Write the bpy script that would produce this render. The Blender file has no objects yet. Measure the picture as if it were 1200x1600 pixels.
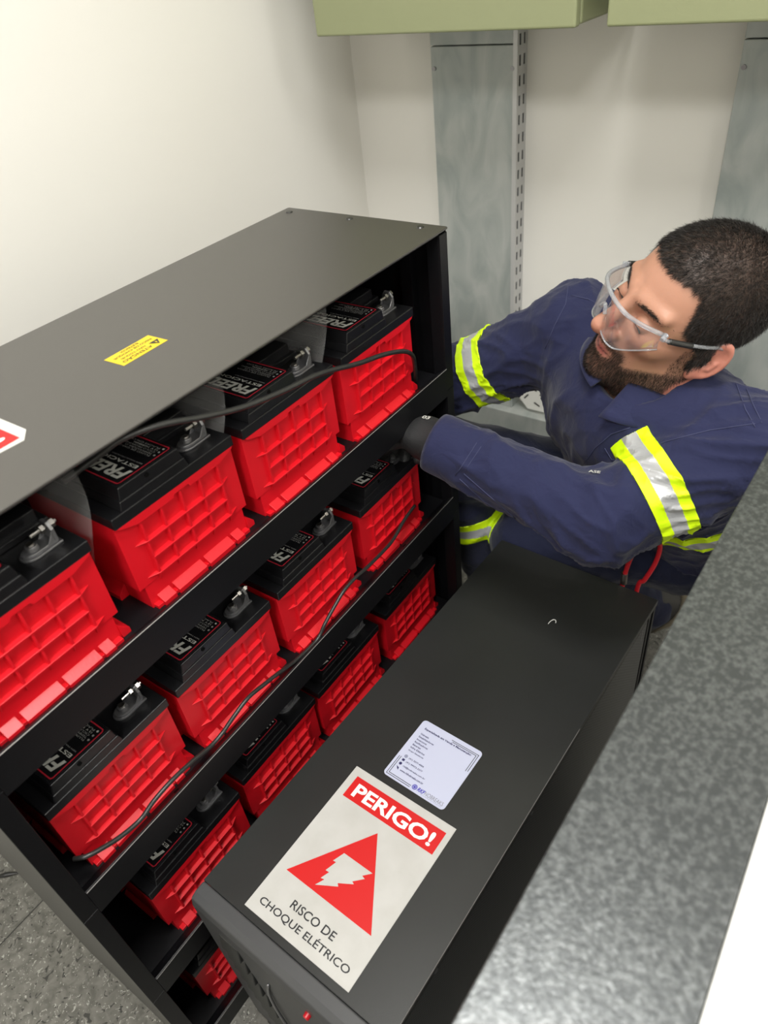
import bpy, bmesh, math, random
import numpy as np
from mathutils import Vector, Matrix, noise
random.seed(7); rng = np.random.default_rng(7)
PI = math.pi
scene = bpy.context.scene
C = scene.collection

# ------------------------------------------------------------------ camera
CAM = Vector((-0.0390, -0.5700, 1.4312))
RIGHT = Vector((0.56678, -0.81788, -0.09914))
DOWN = Vector((-0.56353, -0.29708, -0.77083))
FWD = Vector((0.60100, 0.49276, -0.62928))
cd = bpy.data.cameras.new('camera'); cam = bpy.data.objects.new('camera', cd); C.objects.link(cam)
cd.sensor_fit = 'VERTICAL'; cd.sensor_height = 36.0; cd.lens = 36.0 * 1132.0 / 1600.0
cd.clip_start = 0.02; cd.clip_end = 50
m = Matrix.Identity(4)
for i, v in enumerate((RIGHT, -DOWN, -FWD)):
    for k in range(3): m[k][i] = v[k]
m.translation = CAM
cam.matrix_world = m
cd.dof.use_dof = True; cd.dof.focus_distance = 1.05; cd.dof.aperture_fstop = 5.2
scene.camera = cam

# ------------------------------------------------------------------ world, lamps, exposure
w = bpy.data.worlds.new('room_air'); scene.world = w; w.use_nodes = True
w.node_tree.nodes['Background'].inputs[0].default_value = (0.9, 0.95, 1.0, 1)
w.node_tree.nodes['Background'].inputs[1].default_value = 0.08
def area(loc, sx, sy, power, col, target=None):
    l = bpy.data.lights.new('ceiling_lamp', 'AREA'); l.shape = 'RECTANGLE'; l.size = sx; l.size_y = sy
    l.energy = power; l.color = col
    o = bpy.data.objects.new('ceiling_lamp', l); C.objects.link(o); o.location = loc
    return o
LAMPS = [(0.20, -0.42), (-1.35, -0.85), (-1.0, -2.4), (0.7, -2.1)]
POW = [21, 30, 10, 13]
for (lx, ly), pw in zip(LAMPS, POW):
    area((lx, ly, 2.74), 0.6, 0.6, pw, (1.0, 0.985, 0.95))
scene.view_settings.view_transform = 'Standard'; scene.view_settings.look = 'None'
scene.view_settings.gamma = 1; scene.view_settings.use_curve_mapping = False
scene.view_settings.exposure = 0.70

# ------------------------------------------------------------------ materials
def srgb(r, g, b):
    f = lambda c: ((c/255+0.055)/1.055)**2.4 if c > 10 else c/255/12.92
    return (f(r), f(g), f(b), 1)
def mat(name, col, rough=0.5, metal=0.0, spec=0.5, bump=None, var=None, coat=0.0, trans=0.0, ior=1.5, alpha=1.0, sheen=0.0):
    """bump=(scale, strength, detail) fine relief; var=(scale, darker colour, lo, hi) blotches of a second colour"""
    M = bpy.data.materials.new(name); M.use_nodes = True; nt = M.node_tree; b = nt.nodes['Principled BSDF']
    b.inputs['Base Color'].default_value = col; b.inputs['Roughness'].default_value = rough
    b.inputs['Metallic'].default_value = metal; b.inputs['Specular IOR Level'].default_value = spec
    b.inputs['Coat Weight'].default_value = coat; b.inputs['Transmission Weight'].default_value = trans
    b.inputs['IOR'].default_value = ior; b.inputs['Alpha'].default_value = alpha
    b.inputs['Sheen Weight'].default_value = sheen
    tc = nt.nodes.new('ShaderNodeTexCoord')
    if bump:
        n = nt.nodes.new('ShaderNodeTexNoise'); n.inputs['Scale'].default_value = bump[0]; n.inputs['Detail'].default_value = bump[2]
        bp = nt.nodes.new('ShaderNodeBump'); bp.inputs['Strength'].default_value = bump[1]; bp.inputs['Distance'].default_value = 0.002
        nt.links.new(tc.outputs['Object'], n.inputs['Vector']); nt.links.new(n.outputs['Fac'], bp.inputs['Height'])
        nt.links.new(bp.outputs['Normal'], b.inputs['Normal'])
    if var:
        n = nt.nodes.new('ShaderNodeTexNoise'); n.inputs['Scale'].default_value = var[0]; n.inputs['Detail'].default_value = 4
        r = nt.nodes.new('ShaderNodeValToRGB'); r.color_ramp.elements[0].position = var[2]; r.color_ramp.elements[1].position = var[3]
        r.color_ramp.elements[0].color = var[1]; r.color_ramp.elements[1].color = col
        nt.links.new(tc.outputs['Object'], n.inputs['Vector']); nt.links.new(n.outputs['Fac'], r.inputs['Fac'])
        nt.links.new(r.outputs['Color'], b.inputs['Base Color'])
    return M

M_wall = mat('painted_wall', (0.79, 0.775, 0.73, 1), 0.85, spec=0.2, bump=(60, 0.04, 3), var=(1.3, (0.77, 0.75, 0.70, 1), 0.35, 0.7))
M_ceil = mat('ceiling_paint', (0.8, 0.8, 0.78, 1), 0.9)
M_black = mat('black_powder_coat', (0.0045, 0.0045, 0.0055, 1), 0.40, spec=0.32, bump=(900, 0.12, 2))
M_top = mat('rack_top_sheen_tone', (0.040, 0.037, 0.033, 1), 0.32, spec=1.0, bump=(1200, 0.06, 2))  # same black paint as the rack, base colour raised to stand for its sheen
M_inner = mat('black_inside_metal', (0.003, 0.003, 0.005, 1), 0.5, spec=0.25)
M_edge = mat('pale_metal_edge', (0.30, 0.29, 0.28, 1), 0.45, 0.6)
M_red = mat('red_plastic', (0.60, 0.006, 0.014, 1), 0.38, spec=0.45, bump=(300, 0.05, 2))
M_lid = mat('black_battery_plastic', (0.008, 0.008, 0.009, 1), 0.28, spec=0.42, bump=(700, 0.08, 2))
M_hole = mat('hole_black', (0.002, 0.002, 0.002, 1), 0.9, spec=0.1)
M_lead = mat('lead_grey_metal', (0.26, 0.26, 0.27, 1), 0.34, 0.75, bump=(200, 0.3, 3))
M_steel = mat('zinc_bolt', (0.50, 0.48, 0.45, 1), 0.32, 1.0)
M_label = mat('gloss_label_black', (0.008, 0.008, 0.009, 1), 0.22)
M_lred = mat('label_red_line', (0.42, 0.015, 0.03, 1), 0.4)
M_white = mat('print_white', (0.50, 0.50, 0.46, 1), 0.5)
M_grey = mat('print_grey', (0.30, 0.30, 0.29, 1), 0.5)
M_cable = mat('black_cable_jacket', (0.02, 0.02, 0.019, 1), 0.33)
M_clear = mat('clear_film', (0.9, 0.9, 0.9, 1), 0.12, spec=0.6, alpha=0.09)
M_ups = mat('cabinet_black_paint', (0.022, 0.023, 0.022, 1), 0.36, spec=0.45, bump=(1100, 0.07, 2), var=(9, (0.019, 0.020, 0.019, 1), 0.35, 0.6))
M_bezel = mat('dark_grey_plastic', (0.055, 0.056, 0.058, 1), 0.45)
M_sticker = mat('sticker_offwhite', (0.55, 0.545, 0.52, 1), 0.45, spec=0.3, var=(25, (0.50, 0.495, 0.465, 1), 0.3, 0.62))
M_stkred = mat('sticker_red', (0.60, 0.014, 0.014, 1), 0.45, spec=0.3)
M_ink = mat('sticker_black_ink', (0.015, 0.015, 0.018, 1), 0.5)
M_card = mat('sticker_bluish_white', (0.54, 0.57, 0.72, 1), 0.45, spec=0.3)
M_navy = mat('navy_ink', (0.025, 0.022, 0.10, 1), 0.5)
M_blue = mat('blue_ink', (0.03, 0.02, 0.38, 1), 0.5)
M_greyink = mat('grey_ink', (0.22, 0.22, 0.25, 1), 0.5)
M_yellow = mat('sticker_yellow', (0.66, 0.47, 0.008, 1), 0.4)
M_brown = mat('brown_ink', (0.10, 0.07, 0.01, 1), 0.5)
M_olive = mat('olive_enamel', (0.245, 0.265, 0.145, 1), 0.42, bump=(350, 0.10, 2))
M_olived = mat('olive_enamel_gasket', (0.14, 0.15, 0.07, 1), 0.5)
M_redcab = mat('red_cable_jacket', (0.50, 0.012, 0.02, 1), 0.35)
M_cabwhite = mat('white_enamel', (0.86, 0.86, 0.82, 1), 0.5)
M_rail = mat('zinc_slotted_rail', (0.52, 0.52, 0.52, 1), 0.45, 0.35)

def galv():
    M = mat('galvanised_sheet', (0.5, 0.52, 0.51, 1), 0.5, 0.25)
    nt = M.node_tree; b = nt.nodes['Principled BSDF']; tc = nt.nodes.new('ShaderNodeTexCoord')
    mp = nt.nodes.new('ShaderNodeMapping'); mp.inputs['Scale'].default_value = (6, 6, 3)
    n1 = nt.nodes.new('ShaderNodeTexNoise'); n1.inputs['Scale'].default_value = 2.2; n1.inputs['Detail'].default_value = 7; n1.inputs['Distortion'].default_value = 1.2
    r = nt.nodes.new('ShaderNodeValToRGB'); r.color_ramp.elements[0].position = 0.36; r.color_ramp.elements[1].position = 0.66
    r.color_ramp.elements[0].color = (0.31, 0.345, 0.335, 1); r.color_ramp.elements[1].color = (0.44, 0.46, 0.445, 1)
    r2 = nt.nodes.new('ShaderNodeMapRange'); r2.inputs['To Min'].default_value = 0.42; r2.inputs['To Max'].default_value = 0.6
    nt.links.new(tc.outputs['Object'], mp.inputs['Vector']); nt.links.new(mp.outputs['Vector'], n1.inputs['Vector'])
    nt.links.new(n1.outputs['Fac'], r.inputs['Fac']); nt.links.new(r.outputs['Color'], b.inputs['Base Color'])
    nt.links.new(n1.outputs['Fac'], r2.inputs['Value']); nt.links.new(r2.outputs['Result'], b.inputs['Roughness'])
    return M
M_galv = galv()
def speckled_grey():
    M = mat('speckled_grey_metal', (0.10, 0.105, 0.105, 1), 0.34, 0.6, spec=0.8)
    nt = M.node_tree; b = nt.nodes['Principled BSDF']; tc = nt.nodes.new('ShaderNodeTexCoord')
    vo = nt.nodes.new('ShaderNodeTexNoise'); vo.inputs['Scale'].default_value = 330; vo.inputs['Detail'].default_value = 2
    bp = nt.nodes.new('ShaderNodeBump'); bp.inputs['Strength'].default_value = 0.4; bp.inputs['Distance'].default_value = 0.0006
    n2 = nt.nodes.new('ShaderNodeTexNoise'); n2.inputs['Scale'].default_value = 210; n2.inputs['Detail'].default_value = 3
    r = nt.nodes.new('ShaderNodeValToRGB'); r.color_ramp.elements[0].position = 0.42; r.color_ramp.elements[1].position = 0.72
    r.color_ramp.elements[0].color = (0.060, 0.065, 0.067, 1); r.color_ramp.elements[1].color = (0.135, 0.143, 0.145, 1)
    nt.links.new(tc.outputs['Object'], vo.inputs['Vector']); nt.links.new(vo.outputs['Fac'], bp.inputs['Height']); nt.links.new(bp.outputs['Normal'], b.inputs['Normal'])
    nt.links.new(tc.outputs['Object'], n2.inputs['Vector']); nt.links.new(n2.outputs['Fac'], r.inputs['Fac']); nt.links.new(r.outputs['Color'], b.inputs['Base Color'])
    return M
M_speck = speckled_grey()
def floor_mat():
    M = mat('speckled_vinyl_tile', (0.2, 0.2, 0.18, 1), 0.5)
    nt = M.node_tree; b = nt.nodes['Principled BSDF']; tc = nt.nodes.new('ShaderNodeTexCoord')
    def ramp(p0, c0, p1, c1):
        r = nt.nodes.new('ShaderNodeValToRGB'); r.color_ramp.elements[0].position = p0; r.color_ramp.elements[1].position = p1
        r.color_ramp.elements[0].color = c0; r.color_ramp.elements[1].color = c1; return r
    n = nt.nodes.new('ShaderNodeTexNoise'); n.inputs['Scale'].default_value = 55; n.inputs['Detail'].default_value = 5; n.inputs['Distortion'].default_value = 0.8
    ra = ramp(0.35, (0.115, 0.112, 0.098, 1), 0.65, (0.205, 0.20, 0.178, 1))
    n2 = nt.nodes.new('ShaderNodeTexNoise'); n2.inputs['Scale'].default_value = 75; n2.inputs['Detail'].default_value = 1; n2.inputs['Distortion'].default_value = 1.5
    rb = ramp(0.33, (1, 1, 1, 1), 0.35, (0, 0, 0, 1))
    mx = nt.nodes.new('ShaderNodeMixRGB'); mx.inputs['Color2'].default_value = (0.045, 0.045, 0.04, 1)
    n3 = nt.nodes.new('ShaderNodeTexNoise'); n3.inputs['Scale'].default_value = 110; n3.inputs['Detail'].default_value = 1; n3.inputs['Distortion'].default_value = 2
    rc = ramp(0.66, (0, 0, 0, 1), 0.69, (1, 1, 1, 1))
    mx2 = nt.nodes.new('ShaderNodeMixRGB'); mx2.inputs['Color2'].default_value = (0.42, 0.42, 0.38, 1)
    br = nt.nodes.new('ShaderNodeTexBrick'); br.offset = 0.0; br.inputs['Scale'].default_value = 1; br.inputs['Brick Width'].default_value = 0.6; br.inputs['Row Height'].default_value = 0.6
    br.inputs['Mortar Size'].default_value = 0.0012; br.inputs['Color1'].default_value = (0, 0, 0, 1); br.inputs['Color2'].default_value = (0, 0, 0, 1); br.inputs['Mortar'].default_value = (1, 1, 1, 1)
    mp = nt.nodes.new('ShaderNodeMapping'); mp.inputs['Location'].default_value = (0.23, -0.463+0.6, 0)
    mx3 = nt.nodes.new('ShaderNodeMixRGB'); mx3.inputs['Color2'].default_value = (0.012, 0.012, 0.012, 1)
    L = nt.links.new
    for x in (n, n2, n3, mp): L(tc.outputs['Object'], x.inputs['Vector'])
    L(mp.outputs['Vector'], br.inputs['Vector'])
    L(n.outputs['Fac'], ra.inputs['Fac']); L(n2.outputs['Fac'], rb.inputs['Fac']); L(n3.outputs['Fac'], rc.inputs['Fac'])
    L(ra.outputs['Color'], mx.inputs['Color1']); L(rb.outputs['Color'], mx.inputs['Fac'])
    L(mx.outputs['Color'], mx2.inputs['Color1']); L(rc.outputs['Color'], mx2.inputs['Fac'])
    L(mx2.outputs['Color'], mx3.inputs['Color1']); L(br.outputs['Color'], mx3.inputs['Fac']); L(mx3.outputs['Color'], b.inputs['Base Color'])
    return M
M_floor = floor_mat()
def perforated():
    M = mat('perforated_black_sheet', (0.02, 0.02, 0.022, 1), 0.4)
    nt = M.node_tree; b = nt.nodes['Principled BSDF']; tc = nt.nodes.new('ShaderNodeTexCoord')
    mp = nt.nodes.new('ShaderNodeMapping'); mp.inputs['Rotation'].default_value = (0, PI/4, 0)
    vo = nt.nodes.new('ShaderNodeTexVoronoi'); vo.inputs['Scale'].default_value = 190; vo.inputs['Randomness'].default_value = 0
    r = nt.nodes.new('ShaderNodeValToRGB'); r.color_ramp.elements[0].position = 0.26; r.color_ramp.elements[1].position = 0.30
    r.color_ramp.elements[0].color = (0.001, 0.001, 0.001, 1); r.color_ramp.elements[1].color = (0.055, 0.055, 0.058, 1)
    L = nt.links.new; L(tc.outputs['Object'], mp.inputs['Vector']); L(mp.outputs['Vector'], vo.inputs['Vector']); L(vo.outputs['Distance'], r.inputs['Fac']); L(r.outputs['Color'], b.inputs['Base Color'])
    return M
M_perf = perforated()

# ------------------------------------------------------------------ mesh helpers
class MB:
    """collects shapes; build() links them as ONE mesh object"""
    def __init__(s): s.v = []; s.f = []; s.m = []; s.mats = []
    def mi(s, M):
        if M is None: return 0
        if M not in s.mats: s.mats.append(M)
        return s.mats.index(M)
    def add(s, vs, fs, M=None, mx=None):
        o = len(s.v)
        s.v += [tuple(mx @ Vector(v)) if mx else tuple(v) for v in vs]
        s.f += [tuple(i+o for i in f) for f in fs]; s.m += [s.mi(M)]*len(fs); return s
    def box(s, x0, x1, y0, y1, z0, z1, M=None, mx=None):
        vs = [(x0,y0,z0),(x1,y0,z0),(x1,y1,z0),(x0,y1,z0),(x0,y0,z1),(x1,y0,z1),(x1,y1,z1),(x0,y1,z1)]
        return s.add(vs, [(3,2,1,0),(4,5,6,7),(0,1,5,4),(1,2,6,5),(2,3,7,6),(3,0,4,7)], M, mx)
    def hexa(s, vs, M=None): return s.add(vs, [(3,2,1,0),(4,5,6,7),(0,1,5,4),(1,2,6,5),(2,3,7,6),(3,0,4,7)], M)
    def prism(s, pts, a, b, axis='y', M=None, mx=None):
        """polygon pts in the plane across axis, from a to b"""
        n = len(pts)
        def P(p, t): return {'x': (t,p[0],p[1]), 'y': (p[0],t,p[1]), 'z': (p[0],p[1],t)}[axis]
        vs = [P(p, a) for p in pts]+[P(p, b) for p in pts]
        fs = [tuple(range(n-1,-1,-1)), tuple(range(n,2*n))]+[(i,(i+1)%n,n+(i+1)%n,n+i) for i in range(n)]
        return s.add(vs, fs, M, mx)
    def cyl(s, p0, p1, r0, r1=None, n=16, M=None, caps=True):
        r1 = r0 if r1 is None else r1; p0 = Vector(p0); p1 = Vector(p1); d = (p1-p0).normalized()
        a = d.orthogonal().normalized(); b = d.cross(a)
        vs = [p0+r0*(a*math.cos(2*PI*i/n)+b*math.sin(2*PI*i/n)) for i in range(n)]+[p1+r1*(a*math.cos(2*PI*i/n)+b*math.sin(2*PI*i/n)) for i in range(n)]
        fs = [(i,(i+1)%n,n+(i+1)%n,n+i) for i in range(n)]
        if caps: fs += [tuple(range(n-1,-1,-1)), tuple(range(n,2*n))]
        return s.add(vs, fs, M)
    def tube(s, pts, r, n=10, M=None, closed_ends=True, sub=6):
        P = spline(pts, sub) if sub > 1 else [Vector(p) for p in pts]
        rs = r if callable(r) else (lambda t: r)
        vs = []; a = None; N = len(P)
        for i, p in enumerate(P):
            d = (P[min(i+1, N-1)]-P[max(i-1, 0)]).normalized()
            a = d.orthogonal().normalized() if a is None else (a-d*a.dot(d)).normalized()
            b = d.cross(a); R = rs(i/(N-1))
            vs += [p+R*(a*math.cos(2*PI*k/n)+b*math.sin(2*PI*k/n)) for k in range(n)]
        fs = [(i*n+k, i*n+(k+1)%n, (i+1)*n+(k+1)%n, (i+1)*n+k) for i in range(N-1) for k in range(n)]
        if closed_ends: fs += [tuple(range(n-1,-1,-1)), tuple(range((N-1)*n, N*n))]
        return s.add(vs, fs, M)
    def text(s, body, size, mx, M=None, bold=0.0, shear=0.0, width=None, align='LEFT', lift=0.0, spacing=1.0, height=None):
        vs, fs, (x0, y0, x1, y1) = text_mesh(body, bold, shear, spacing)
        k = size if height is None else height/(y1-y0); kx = k
        if width is not None: kx = width/(x1-x0)
        ox = {'LEFT': x0, 'CENTER': (x0+x1)/2, 'RIGHT': x1}[align]
        return s.add([((v[0]-ox)*kx, v[1]*k, lift) for v in vs], fs, M, mx)
    def build(s, name, M=None, parent=None, bevel=0.0, seg=2, smooth=False, loc=None, angle=40):
        me = bpy.data.meshes.new(name); me.from_pydata([tuple(v) for v in s.v], [], s.f)
        if s.mats:
            for x in s.mats: me.materials.append(x)
            me.polygons.foreach_set('material_index', s.m)
        elif M: me.materials.append(M)
        me.update(); o = bpy.data.objects.new(name, me); C.objects.link(o)
        if parent: o.parent = parent
        if loc: o.location = loc
        if bevel:
            md = o.modifiers.new('bevel', 'BEVEL'); md.width = bevel; md.segments = seg; md.limit_method = 'ANGLE'; md.angle_limit = math.radians(angle); md.harden_normals = False
        if smooth:
            me.polygons.foreach_set('use_smooth', [True]*len(me.polygons))
        return o
_tc = {}
def text_mesh(body, bold=0.0, shear=0.0, spacing=1.0):
    key = (body, bold, shear, spacing)
    if key not in _tc:
        cu = bpy.data.curves.new('lettering', 'FONT'); cu.body = body; cu.size = 1; cu.offset = bold; cu.shear = shear; cu.space_character = spacing; cu.resolution_u = 3
        o = bpy.data.objects.new('lettering', cu); C.objects.link(o); bpy.context.view_layer.update()
        me = bpy.data.meshes.new_from_object(o.evaluated_get(bpy.context.evaluated_depsgraph_get()))
        vs = [tuple(v.co) for v in me.vertices]; fs = [tuple(p.vertices) for p in me.polygons]
        fs = [f if (Vector(vs[f[1]])-Vector(vs[f[0]])).cross(Vector(vs[f[2]])-Vector(vs[f[0]])).z > 0 else f[::-1] for f in fs]
        xs = [v[0] for v in vs]; ys = [v[1] for v in vs]
        _tc[key] = (vs, fs, (min(xs), min(ys), max(xs), max(ys)))
        bpy.data.objects.remove(o); bpy.data.curves.remove(cu); bpy.data.meshes.remove(me)
    return _tc[key]
def spline(pts, sub=6):
    P = [Vector(p) for p in pts]; out = []
    for i in range(len(P)-1):
        p0 = P[max(i-1,0)]; p1 = P[i]; p2 = P[i+1]; p3 = P[min(i+2,len(P)-1)]
        for k in range(sub):
            t = k/sub
            out.append(0.5*((2*p1)+(p2-p0)*t+(2*p0-5*p1+4*p2-p3)*t*t+(3*p1-p0-3*p2+p3)*t**3))
    out.append(P[-1]); return out
def tag(o, label=None, cat=None, group=None, kind=None):
    if label: o['label'] = label
    if cat: o['category'] = cat
    if group: o['group'] = group
    if kind: o['kind'] = kind
    return o
def thing(name, loc, label, cat, rz=0, group=None):
    o = bpy.data.objects.new(name, None); C.objects.link(o); o.location = loc; o.rotation_euler = (0, 0, rz); o.empty_display_size = 0.05
    return tag(o, label, cat, group)
def copy_tree(o, parent=None):
    c = o.copy(); C.objects.link(c)
    if parent: c.parent = parent
    for ch in list(o.children): copy_tree(ch, c)
    return c
def T(x, y, z, rz=0): return Matrix.Translation((x, y, z)) @ Matrix.Rotation(rz, 4, 'Z')

# ------------------------------------------------------------------ setting
XF, YL, XN, YR, ZC = 1.60, 0.692, -2.6, -3.0, 2.8
def struct(name, mb, M, **k): return tag(mb.build(name, M, **k), kind='structure')
struct('floor', MB().box(XN-0.1, XF+0.1, YR-0.1, YL+0.1, -0.1, 0), M_floor)
struct('ceiling', MB().box(XN-0.1, XF+0.1, YR-0.1, YL+0.1, ZC, ZC+0.1), M_ceil)
struct('wall_left', MB().box(XN-0.1, XF+0.1, YL, YL+0.1, 0, ZC), M_wall)
struct('wall_far', MB().box(XF, XF+0.1, YR-0.1, YL, 0, ZC), M_wall)
struct('wall_right', MB().box(XN-0.1, XF, YR-0.1, YR, 0, ZC), M_wall)
struct('wall_near', MB().box(XN-0.1, XN, YR, YL, 0, ZC), M_wall)
M_glow = bpy.data.materials.new('lamp_diffuser'); M_glow.use_nodes = True
bb = M_glow.node_tree.nodes['Principled BSDF']; bb.inputs['Emission Color'].default_value = (1, 0.98, 0.94, 1); bb.inputs['Emission Strength'].default_value = 1.5
for k, (lx, ly) in enumerate(LAMPS):
    t = thing('ceiling_light', (lx, ly, ZC), ['square ceiling light panel above the battery rack and black cabinet', 'square ceiling light panel nearest the long left wall, behind the camera',
        'square ceiling light panel far behind the camera, near side', 'square ceiling light panel on the right side of the room'][k], 'ceiling light', group='ceiling light panels')
    fr = MB()
    for a in (-1, 1): fr.box(a*0.31-0.015, a*0.31+0.015, -0.325, 0.325, -0.035, 0); fr.box(-0.295, 0.295, a*0.31-0.015, a*0.31+0.015, -0.035, 0)
    fr.build('frame', M_cabwhite, t); MB().box(-0.295, 0.295, -0.295, 0.295, -0.02, -0.004).build('diffuser', M_glow, t)

# galvanised trunking on the far wall
def trunking(y0, y1, label, rail=True):
    t = thing('cable_trunking', (XF, (y0+y1)/2, 0), label, 'cable trunking'); h = (y1-y0)/2
    MB().box(-0.045, 0, -h, h, 0.34, 1.207).box(-0.045, 0, -h, h, 1.209, 1.45).build('cover', M_galv, t, bevel=0.0015)
    for yy in (-h+0.008, h-0.008):
        MB().cyl((-0.048, yy, 1.165), (-0.043, yy, 1.165), 0.0045, n=12).build('screw', M_lead, t)
    return t
trunking(0.2275, 0.437, 'galvanised vertical cable trunking between the room corner and the slotted rail')
trunking(-0.42, -0.2135, 'galvanised vertical cable trunking at the right picture edge, behind the head')
# slotted rail with real slots, screwed to the side of the left trunking (face towards -y)
rail = thing('slotted_rail', (1.60, 0.2265, 0), 'thin slotted zinc rail running down the right edge of the left trunking', 'slotted rail')
mb = MB(); d = 0.0018; sl = 0.008; xs = [-0.046, -0.034-sl/2, -0.034+sl/2, -0.014-sl/2, -0.014+sl/2, -0.0005]; z0, z1, pitch, ln = 0.40, 1.45, 0.0375, 0.020
for p_, q_ in ((0, 1), (2, 3), (4, 5)): mb.box(xs[p_], xs[q_], -d, 0, z0, z1)
for jj in (1, 3):
    z = z0
    while z < z1-1e-6: mb.box(xs[jj], xs[jj+1], -d, 0, z, min(z+pitch-ln, z1)); z += pitch
mb.box(-0.0475, -0.046, -d, 0.008, z0, z1)
mb.build('rail', M_rail, rail); MB().box(-0.045, -0.001, 0.0002, 0.0006, z0, z1).build('slot_shade_strip', M_hole, rail)  # black strip behind the slots, painted in for the shade inside them
# low horizontal trunking that the vertical ones run into, with its slotted end plate
MB2 = MB().box(1.53, 1.599, -0.60, 0.50, 0.04, 0.340)
tag(MB2.build('floor_trunking', M_galv, bevel=0.002), 'low horizontal galvanised trunking along the far wall, behind the worker', 'cable trunking')
pt = thing('slotted_foot_plate', (1.553, 0.17, 0.36), 'small white slotted foot plate at the bottom end of the slotted rail', 'bracket')
MB().prism([(-0.062,-0.008),(0.008,-0.008),(0.044,0.034),(0.055,0.055),(0.055,0.085),(-0.062,0.085)], -0.002, 0.002, 'x').build('plate', M_cabwhite, pt, bevel=0.0008)
for yy, zz, a in ((-0.02,0.012,0.5),(-0.035,0.04,0.5),(0.012,0.03,-0.9),(0.018,0.055,-0.9),(-0.01,0.056,0.4)):
    mx = Matrix.Translation((0,yy,zz)) @ Matrix.Rotation(a, 4, 'X')
    MB().box(-0.0028,-0.0021,-0.009,0.009,-0.0018,0.0018, mx=mx).build('slot', M_hole, pt)

# olive wall boxes above
def wall_box(y0, y1, label):
    t = thing('wall_box', (XF, (y0+y1)/2, 1.266), label, 'electrical box'); h = (y1-y0)/2
    MB().box(-0.278, 0, -h, h, 0, 0.75).build('body', M_olive, t, bevel=0.004)
    MB().box(-0.282, -0.278, -h+0.006, h-0.006, 0.006, 0.744).build('gasket', M_olived, t)
    MB().box(-0.302, -0.282, -h, h, -0.002, 0.752).build('door', M_olive, t, bevel=0.004, seg=3)
    return t
wall_box(-0.006, 0.543, 'olive green metal wall box on the left, its bottom edge above the left trunking')
wall_box(-0.62, -0.058, 'olive green metal wall box in the top right corner, right of the other')

# ------------------------------------------------------------------ battery rack
W, D, H = 0.8805, 0.304, 1.0787
SZ = [0.8579, 0.5917, 0.3172, 0.0480]
rack = thing('battery_rack', (0, 0, 0), 'tall black open steel rack holding rows of red batteries against the left wall', 'battery rack')
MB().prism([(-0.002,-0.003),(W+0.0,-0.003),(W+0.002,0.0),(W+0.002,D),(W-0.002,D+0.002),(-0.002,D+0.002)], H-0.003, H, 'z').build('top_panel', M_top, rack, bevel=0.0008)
for xx, yy in ((0.862,0.287),(0.865,0.165),(0.866,0.035),(0.018,0.287),(0.016,0.035)):
    mb = MB().cyl((xx,yy,H), (xx,yy,H+0.0016), 0.006, 0.0045, n=14); mb.build('bolt', M_cable, rack)
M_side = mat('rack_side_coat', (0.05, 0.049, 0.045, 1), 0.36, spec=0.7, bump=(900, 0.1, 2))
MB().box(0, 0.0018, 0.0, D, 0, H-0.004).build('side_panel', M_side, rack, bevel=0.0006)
MB().box(W-0.0018, W, 0.0, D, 0, H-0.004).build('side_panel', M_black, rack, bevel=0.0006)
MB().box(0.002, W-0.002, D-0.002, D, 0, H-0.004).build('back_panel', M_inner, rack)
tpost = 0.0212
def post(x0, x1, y0=-0.0015, y1=0.001):
    zs = [0, 0.2755, 0.550, 0.8165, H-0.006]
    mb = MB()
    for a, b in zip(zs, zs[1:]): mb.box(x0, x1, y0, y1, a+0.0006, b-0.0006)
    return mb
lp = post(0, tpost); lp.box(tpost-0.0015, tpost, 0.001, 0.022, 0, H-0.006); lp.build('post', M_black, rack, bevel=0.0006)
rp = post(W-tpost, W); rp.box(W-tpost, W-tpost+0.0015, 0.001, 0.022, 0, H-0.006); rp.build('post', M_black, rack, bevel=0.0006)
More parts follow.
